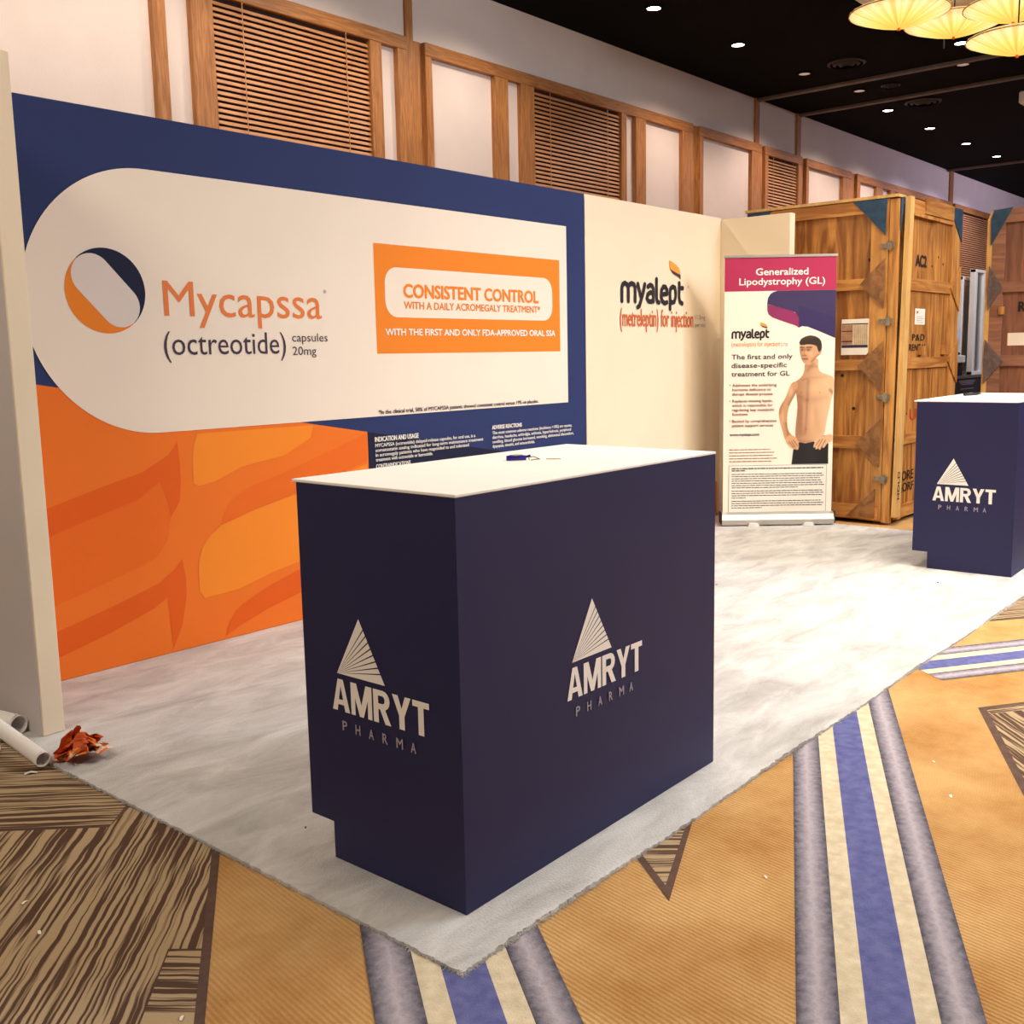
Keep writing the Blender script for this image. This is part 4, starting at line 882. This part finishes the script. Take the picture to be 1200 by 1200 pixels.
for x_, z_, r_ in ((8.17, 2.04, .010), (8.66, 2.02, .009), (8.80, 2.10, .008), (8.92, 2.05, .010), (8.13, .86, .010), (8.20, .85, .008), (8.12, .60, .007)):
    MB().tube(Bp(x_, z_, -.001), Bp(x_, z_, .002), r_, 8).make('bolt_hole', M['stencil'], cr)
for y_, z_ in ((3.199, 2.042), (3.40, 1.16), (3.30, .90)): MB().tube(A(y_, z_, -.001), A(y_, z_, .002), .014, 10).make('knot_hole', M['stencil'], cr)
part('handle_block', Bp, R4(8.40, 8.48, 1.31, 1.38), .0, .035, M['batten']); part('handle_block', Bp, R4(8.93, 9.02, 1.31, 1.385), .0, .035, M['batten'])
lab = thing('shipping_label', 'small white label stuck on the right face of the near crate', 'label', (8.42, FY, 1.55))
MB().prism(Bp, R4(8.310, 8.532, 1.550, 1.676), .0005, .0025).make('sheet', M['paper'], lab)
MB().prism(Bp, [(8.34, 1.655), (8.39, 1.655), (8.35, 1.63)], .0026, .003).make('red_mark', M['stencil_red'], lab)
for i in range(4): MB().prism(Bp, R4(8.34, 8.50 - .03 * (i % 2), 1.565 + .015 * i, 1.568 + .015 * i), .0026, .003).make('printed_line', M['txt_grey'], lab)
ph = thing('taped_photo_sheet', 'white sheet with a brown photo stuck on the left face of the near crate', 'sheet', (FX, 3.30, 1.45))
part_ = lambda n_, pts, d0, d1, m_: MB().prism(A, pts, d0, d1).make(n_, m_, ph)
MB().prism(A, [(3.405, 1.32), (3.20, 1.32), (3.186, 1.34), (3.184, 1.597), (3.405, 1.597)], .0225, .0245).make('sheet', M['paper'], ph)
part_('photo_left', R4(3.313, 3.402, 1.40, 1.553), .0246, .0252, M['photo_brown']); part_('photo_right', R4(3.19, 3.311, 1.40, 1.553), .0246, .0252, M['photo_tan'])
for i in range(7): part_('photo_stripe', R4(3.20 + .0155 * i, 3.203 + .0155 * i, 1.405, 1.55), .0253, .0257, M['photo_brown'])
part_('photo_band', R4(3.19, 3.402, 1.375, 1.398), .0246, .0252, M['txt_dark']); part_('photo_band', R4(3.19, 3.402, 1.555, 1.563), .0246, .0252, M['stencil'])
part_('photo_band', R4(3.315, 3.402, 1.50, 1.508), .0253, .0257, M['txt_dark']); part_('photo_band', R4(3.315, 3.402, 1.42, 1.430), .0253, .0257, M['txt_dark'])

# second crate
GX = 9.40
c2 = thing('shipping_crate', 'reddish brown crate at the right edge behind the far counter', 'crate', (9.9, 2.1, 0)); cr_cur = c2
G = PX(GX)
MB().box(GX + .02, 10.5, 1.25, 2.74, .05, 2.47).make('carcass', M['ply2'], c2)
for y in (1.3, 1.95, 2.6): MB().bbox(GX + .05, 10.4, y, y + .09, FZ, .05, .004).make('skid', M['gusset2'], c2)
for z0, z1 in ((.05, .60), (.68, 1.20), (1.28, 1.82), (1.90, 2.40)): part('plywood_sheet', G, R4(1.25, 2.72, z0 - .03, z1 + .03), -.02, 0, M['ply2'])
for z0, z1 in ((.03, .13), (.60, .69), (1.20, 1.29), (1.82, 1.905), (2.395, 2.50)): part('batten', G, R4(1.25, 2.70, z0, z1), 0, .022, M['batten2'])
part('edge_stile', G, R4(2.64, 2.74, .02, 2.49), -.001, .018, M['batten2']); part('edge_stile', G, R4(1.25, 1.36, .02, 2.49), -.001, .018, M['batten2'])
part('edge_strip', G, [(2.742, .02), (2.785, .02), (2.785, 2.43), (2.76, 2.49), (2.742, 2.50)], -.03, .016, M['post_pale'])
part('corner_plate', G, [(2.755, 2.43), (2.735, 2.50), (2.585, 2.515), (2.75, 2.21)], .022, .028, M['blue_plate'], 'blue painted triangular corner plate')
part('corner_plate', G, [(1.25, 2.50), (1.43, 2.50), (1.25, 2.24)], .022, .028, M['blue_plate'])
for zc in (1.86, 1.24, .64):
    part('gusset', G, [(2.642, zc), (2.755, zc + .185), (2.762, zc), (2.755, zc - .19)] if zc > 1.5 else [(2.612, zc), (2.765, zc + .185), (2.772, zc), (2.765, zc - .19)], .022, .034, M['gusset2'], 'grey-brown half-diamond gusset')
part('block', G, R4(2.625, 2.66, 1.635, 1.70), .0, .035, M['batten'])
part('lid', lambda u, v, d: Vector((u, v, 2.49 + d)), [(GX - .01, 1.25), (10.5, 1.25), (10.5, 2.75), (GX - .01, 2.75)], 0, .02, M['batten2'])
Gt = lambda u, v, d=0: Vector((GX - d, 2.516 - u, v))
text('RO', Gt, 0, .13, 1.656, .078, M['stencil'], c2, .003, .04)
text('C', Gt, .028, .09, 2.02, .075, M['stencil'], c2, .003, .05)
l2 = thing('taped_paper_strip', 'cream paper strip stuck on the reddish crate', 'label', (GX, 2.5, 1.42))
MB().prism(G, R4(2.35, 2.59, 1.372, 1.478), .0005, .003).make('sheet', M['paper'], l2)
MB().prism(G, R4(2.585, 2.592, 1.372, 1.478), .003, .004).make('tape', M['post_pale'], l2)

# ---------------------------------------------------------------- clutter seen between the crates
rc = thing('road_case', 'black equipment case with worn white print between the crates', 'case', (11.6, 3.95, 0))
MB().bbox(11.02, 12.2, 3.6, 4.3, FZ, 1.055, .01).make('body', M['case'], rc)
for x_ in (11.02, 12.17): MB().box(x_ - .004, x_ + .034, 3.592, 3.63, FZ, 1.06).make('edge_rail', M['alu'], rc)
MB().box(11.02, 12.2, 3.592, 3.62, 1.035, 1.062).make('edge_rail', M['alu'], rc)
mb = MB()
for i, (a, b) in enumerate(((11.36, 11.92), (11.40, 11.88), (11.44, 11.84), (11.42, 11.86))):
    z = 1.0 - .018 * i - (.03 if i == 3 else 0); mb.add([(a, 3.598, z), (b, 3.598, z), (b, 3.598, z + .011), (a, 3.598, z + .011)], [(0, 1, 2, 3)])
mb.make('worn_print', M['txt_grey'], rc)
bx = thing('open_carton', 'small black box with a white lid on top of the road case', 'box', (11.45, 3.7, 1.063))
MB().bbox(11.18, 11.60, 3.64, 3.90, 1.063, 1.20, .006).make('body', M['dark'], bx)
MB().bbox(11.16, 11.62, 3.62, 3.92, 1.20, 1.28, .008).make('lid', M['white_plastic'], bx)
MB().tube((11.18, 3.66, 1.296), (11.58, 3.68, 1.300), .016, 8).make('cable_roll', M['dark'], bx)
bc = thing('supply_carton', 'blue and white carton behind the small black box', 'box', (11.93, 3.9, 1.063))
MB().bbox(11.70, 12.14, 3.82, 4.05, 1.063, 1.55, .006).make('body', M['white_plastic'], bc)
MB().box(11.698, 12.142, 3.816, 3.82, 1.40, 1.55).make('blue_print', M['blue_carton'], bc)
def frame_up(name, x0, x1, y, z0, z1, th, label):
    t = thing(name, label, 'display frame', ((x0 + x1) / 2, y, z0))
    MB().bbox(x0, x0 + th, y, y + .06, z0, z1, .004).make('upright', M['white_plastic'], t)
    MB().bbox(x1 - th, x1, y, y + .06, z0, z1, .004).make('upright', M['white_plastic'], t)
    MB().bbox(x0, x1, y - .004, y + .064, z1 - .035, z1, .004).make('cross_bar', M['white_plastic'], t)
    MB().bbox(x0, x1, y - .004, y + .064, z0, z0 + .04, .004).make('cross_bar', M['white_plastic'], t)
    MB().box(x0 + th, x1 - th, y + .02, y + .04, z0 + .04, z1 - .035).make('panel', M['alu'], t)
frame_up('lightbox_frame', 11.80, 12.16, 3.603, 1.064, 2.20, .075, 'taller white metal display frame leaning beside the reddish crate')
frame_up('lightbox_frame', 11.80, 12.16, 3.735, 1.064, 2.13, .06, 'shorter white metal display frame left of the taller one')
sg = thing('white_display_board', 'white board with a round orange and navy mark seen between the crates', 'board', (21, 6.6, 0))
MB().bbox(19.6, 22.6, 6.6, 6.66, .02, 2.28, .006).make('panel', M['white_plastic'], sg)
capsule_logo(PY(6.599), 21.05, 1.96, .20, sg, .002)
for x_ in (19.8, 22.4): MB().bbox(x_ - .03, x_ + .03, 6.4, 6.86, FZ, .02, .003).make('foot', M['metal_grey'], sg)

# ---------------------------------------------------------------- litter
def hollow(name, a, b, r, m_, label, cat, text_on=False, wall=.003):
    t = thing(name, label, cat, a); a = Vector(a); b = Vector(b); q = (b - a).to_track_quat('Z', 'Y'); n = 28; L = (b - a).length
    def ring(r_, z): return [a + q @ Vector((r_ * math.cos(2 * math.pi * i / n), r_ * math.sin(2 * math.pi * i / n), z)) for i in range(n)]
    vs = ring(r, 0) + ring(r, L) + ring(r - wall, L) + ring(r - wall, 0)
    ob('sleeve', vs, [(i + n * j, i + n * ((j + 1) % 4), (i + 1) % n + n * ((j + 1) % 4), (i + 1) % n + n * j) for j in range(4) for i in range(n)], m_, t, smooth=False)
    # loose outer flap of the roll
    fv = []
    for j in range(2):
        for i in range(8): an = math.pi * (.1 + .06 * i); fv.append(a + q @ Vector(((r + .001 + .0006 * i) * math.cos(an), (r + .001 + .0006 * i) * math.sin(an), .004 + (L - .008) * j)))
    ob('outer_lap', fv, [(i, i + 1, i + 9, i + 8) for i in range(7)], m_, t)
    return t
M['roll'] = mat('white_roll_paper', (250, 244, 240), .6, 4, var=.02)
TA, TB = (1.482, 3.435, .030), (1.462, 4.00, .118)
hollow('paper_tube', TA, TB, .0265, M['roll'], 'front white paper tube pointing at the crumpled orange paper', 'paper tube')
hollow('paper_tube', (1.574, 3.825, .038), (1.43, 4.50, .038), .036, M['roll'], 'fatter white paper roll with black marks against the left wing wall', 'paper tube')
hollow('paper_tube', (1.445, 3.72, .012), (1.33, 4.40, .012), .018, M['roll'], 'thin white paper tube half hidden under the front one', 'paper tube')
mk = D.objects['paper_tube.001'] if 'paper_tube.001' in D.objects else None
if mk:
    aa = Vector((1.574, 3.825, .038)); dd = (Vector((1.43, 4.50, .038)) - aa).normalized(); up = Vector((0, 0, 1)); sd = dd.cross(up).normalized()
    mb = MB()
    for (t0, t1, p0, p1) in ((.10, .125, -.75, -.35), (.045, .052, -.8, -.1), (.060, .067, -.8, -.3), (.075, .080, -.8, -.2)):
        for s0 in range(3):
            f0 = p0 + (p1 - p0) * s0 / 3; f1 = p0 + (p1 - p0) * (s0 + 1) / 3
            pt = lambda t_, f_: aa + dd * t_ + (-sd * math.sin(f_) * 1 + up * math.cos(f_)) * .0372
            mb.add([pt(t0, f0), pt(t1, f0), pt(t1, f1), pt(t0, f1)], [(0, 1, 2, 3)])
    mb.make('printed_mark', M['txt_black'], mk)
# crumpled orange paper: a folded, bent sheet
def crumple(name, c, size, m_, label, seed, hh=.09, n=26):
    rg = np.random.default_rng(seed); vs = []; fs = []
    dirs = [(rg.normal(size=2), rg.uniform(0, 6.28)) for _ in range(16)]
    for j in range(n + 1):
        for i in range(n + 1):
            u, v = i / n * 2 - 1, j / n * 2 - 1; h = 0; du = 0; dv = 0
            for k_, (d_, ph_) in enumerate(dirs):
                s_ = (d_[0] * u + d_[1] * v) * (1.8 + .55 * k_) + ph_; tri = abs(((s_ / 3.14159) % 2) - 1)
                h += tri / (1 + .16 * k_); du += (tri - .5) * d_[1] * .17; dv += (tri - .5) * d_[0] * .17
            vs.append([u * .60 + du, v * .60 + dv, h])
    V = np.array(vs); V[:, 2] = (V[:, 2] - V[:, 2].min()) / np.ptp(V[:, 2]); rr = np.hypot(V[:, 0], V[:, 1])
    V[:, 2] = V[:, 2] * (1.05 - .55 * np.clip(rr, 0, 1)); V[:, 0] *= size * .62; V[:, 1] *= size * .62; V[:, 2] *= hh
    for j in range(n):
        for i in range(n): a = j * (n + 1) + i; fs.append((a, a + 1, a + n + 2, a + n + 1))
    V[:, 2] -= V[:, 2].min()
    o = ob(name, [Vector(c) + Vector(p) for p in V], fs, m_, None, None, c)
    tag(o, label, 'crumpled paper'); return o
crumple('crumpled_paper', (1.605, 3.415, .001), .17, M['crumple'], 'crumpled orange and white paper on the carpet by the left wing wall', 5, .12, 40)
o = crumple('plastic_bag', (8.17, 2.80, FZ), .14, M['blue_plastic'], 'crumpled blue plastic at the foot of the near crate', 11, .10, 16); o['category'] = 'plastic bag'
def scrap(x, y, z, s_, m_, label, a=0.):
    c, s2 = math.cos(a), math.sin(a); vs = []
    for i, (u, v, h) in enumerate(((-1, -.4, 0), (0, -.45, .35), (1, -.3, .05), (1, .35, 0), (0, .4, .3), (-1, .3, .1))):
        vs.append((x + s_ * (u * c - v * s2), y + s_ * (u * s2 + v * c), z + s_ * h + .0005))
    n = len(vs); vs += [(p[0], p[1], p[2] + .001) for p in vs]
    o = ob('paper_scrap', vs, [(0, 1, 4, 5), (1, 2, 3, 4), (6, 11, 10, 7), (7, 10, 9, 8)] + [(i, (i + 1) % n, (i + 1) % n + n, i + n) for i in range(n)], m_, None, None, (x, y, z))
    tag(o, label, 'scrap', 'small scraps on the carpet')
for x, y, z, s_, m_, lb_, a in ((1.046, 2.602, FZ + .003, .009, 'paper', 'tiny white scrap on the brown streaked carpet, the upper of two', .3), (1.004, 2.431, FZ + .003, .009, 'paper', 'tiny white scrap on the brown streaked carpet, the lower of two', 1.2),
                               (1.04, 1.861, FZ + .003, .008, 'paper', 'white scrap near the bottom left on the brown border', .7), (3.13, .966, FZ + .001, .010, 'paper', 'white crumb on the gold carpet left of the streaked diamond', .4),
                               (3.37, 1.10, FZ + .001, .007, 'paper', 'small pale fleck on the gold carpet nearest the streaked diamond', .9), (2.33, 1.18, FZ + .001, .007, 'paper', 'small pale fleck on the gold carpet by the striped band', .9),
                               (7.66, 2.98, .001, .022, 'paper', 'curled white scrap on the carpet edge in front of the near crate', 2.2), (6.044, 1.987, .001, .012, 'dark', 'black crumb on the grey carpet in front of the far counter', .2),
                               (1.75, 2.36, .001, .006, 'dark', 'dark speck on the grey carpet left of the front counter', .8), (5.25, 3.0, .001, .012, 'gusset', 'brown fleck on the grey carpet in front of the banner', .1),
                               (1.44, 3.44, FZ + .003, .020, 'paper', 'thin white sliver beside the front paper tube', -.5)):
    scrap(x, y, z, s_, M[m_], lb_, a)
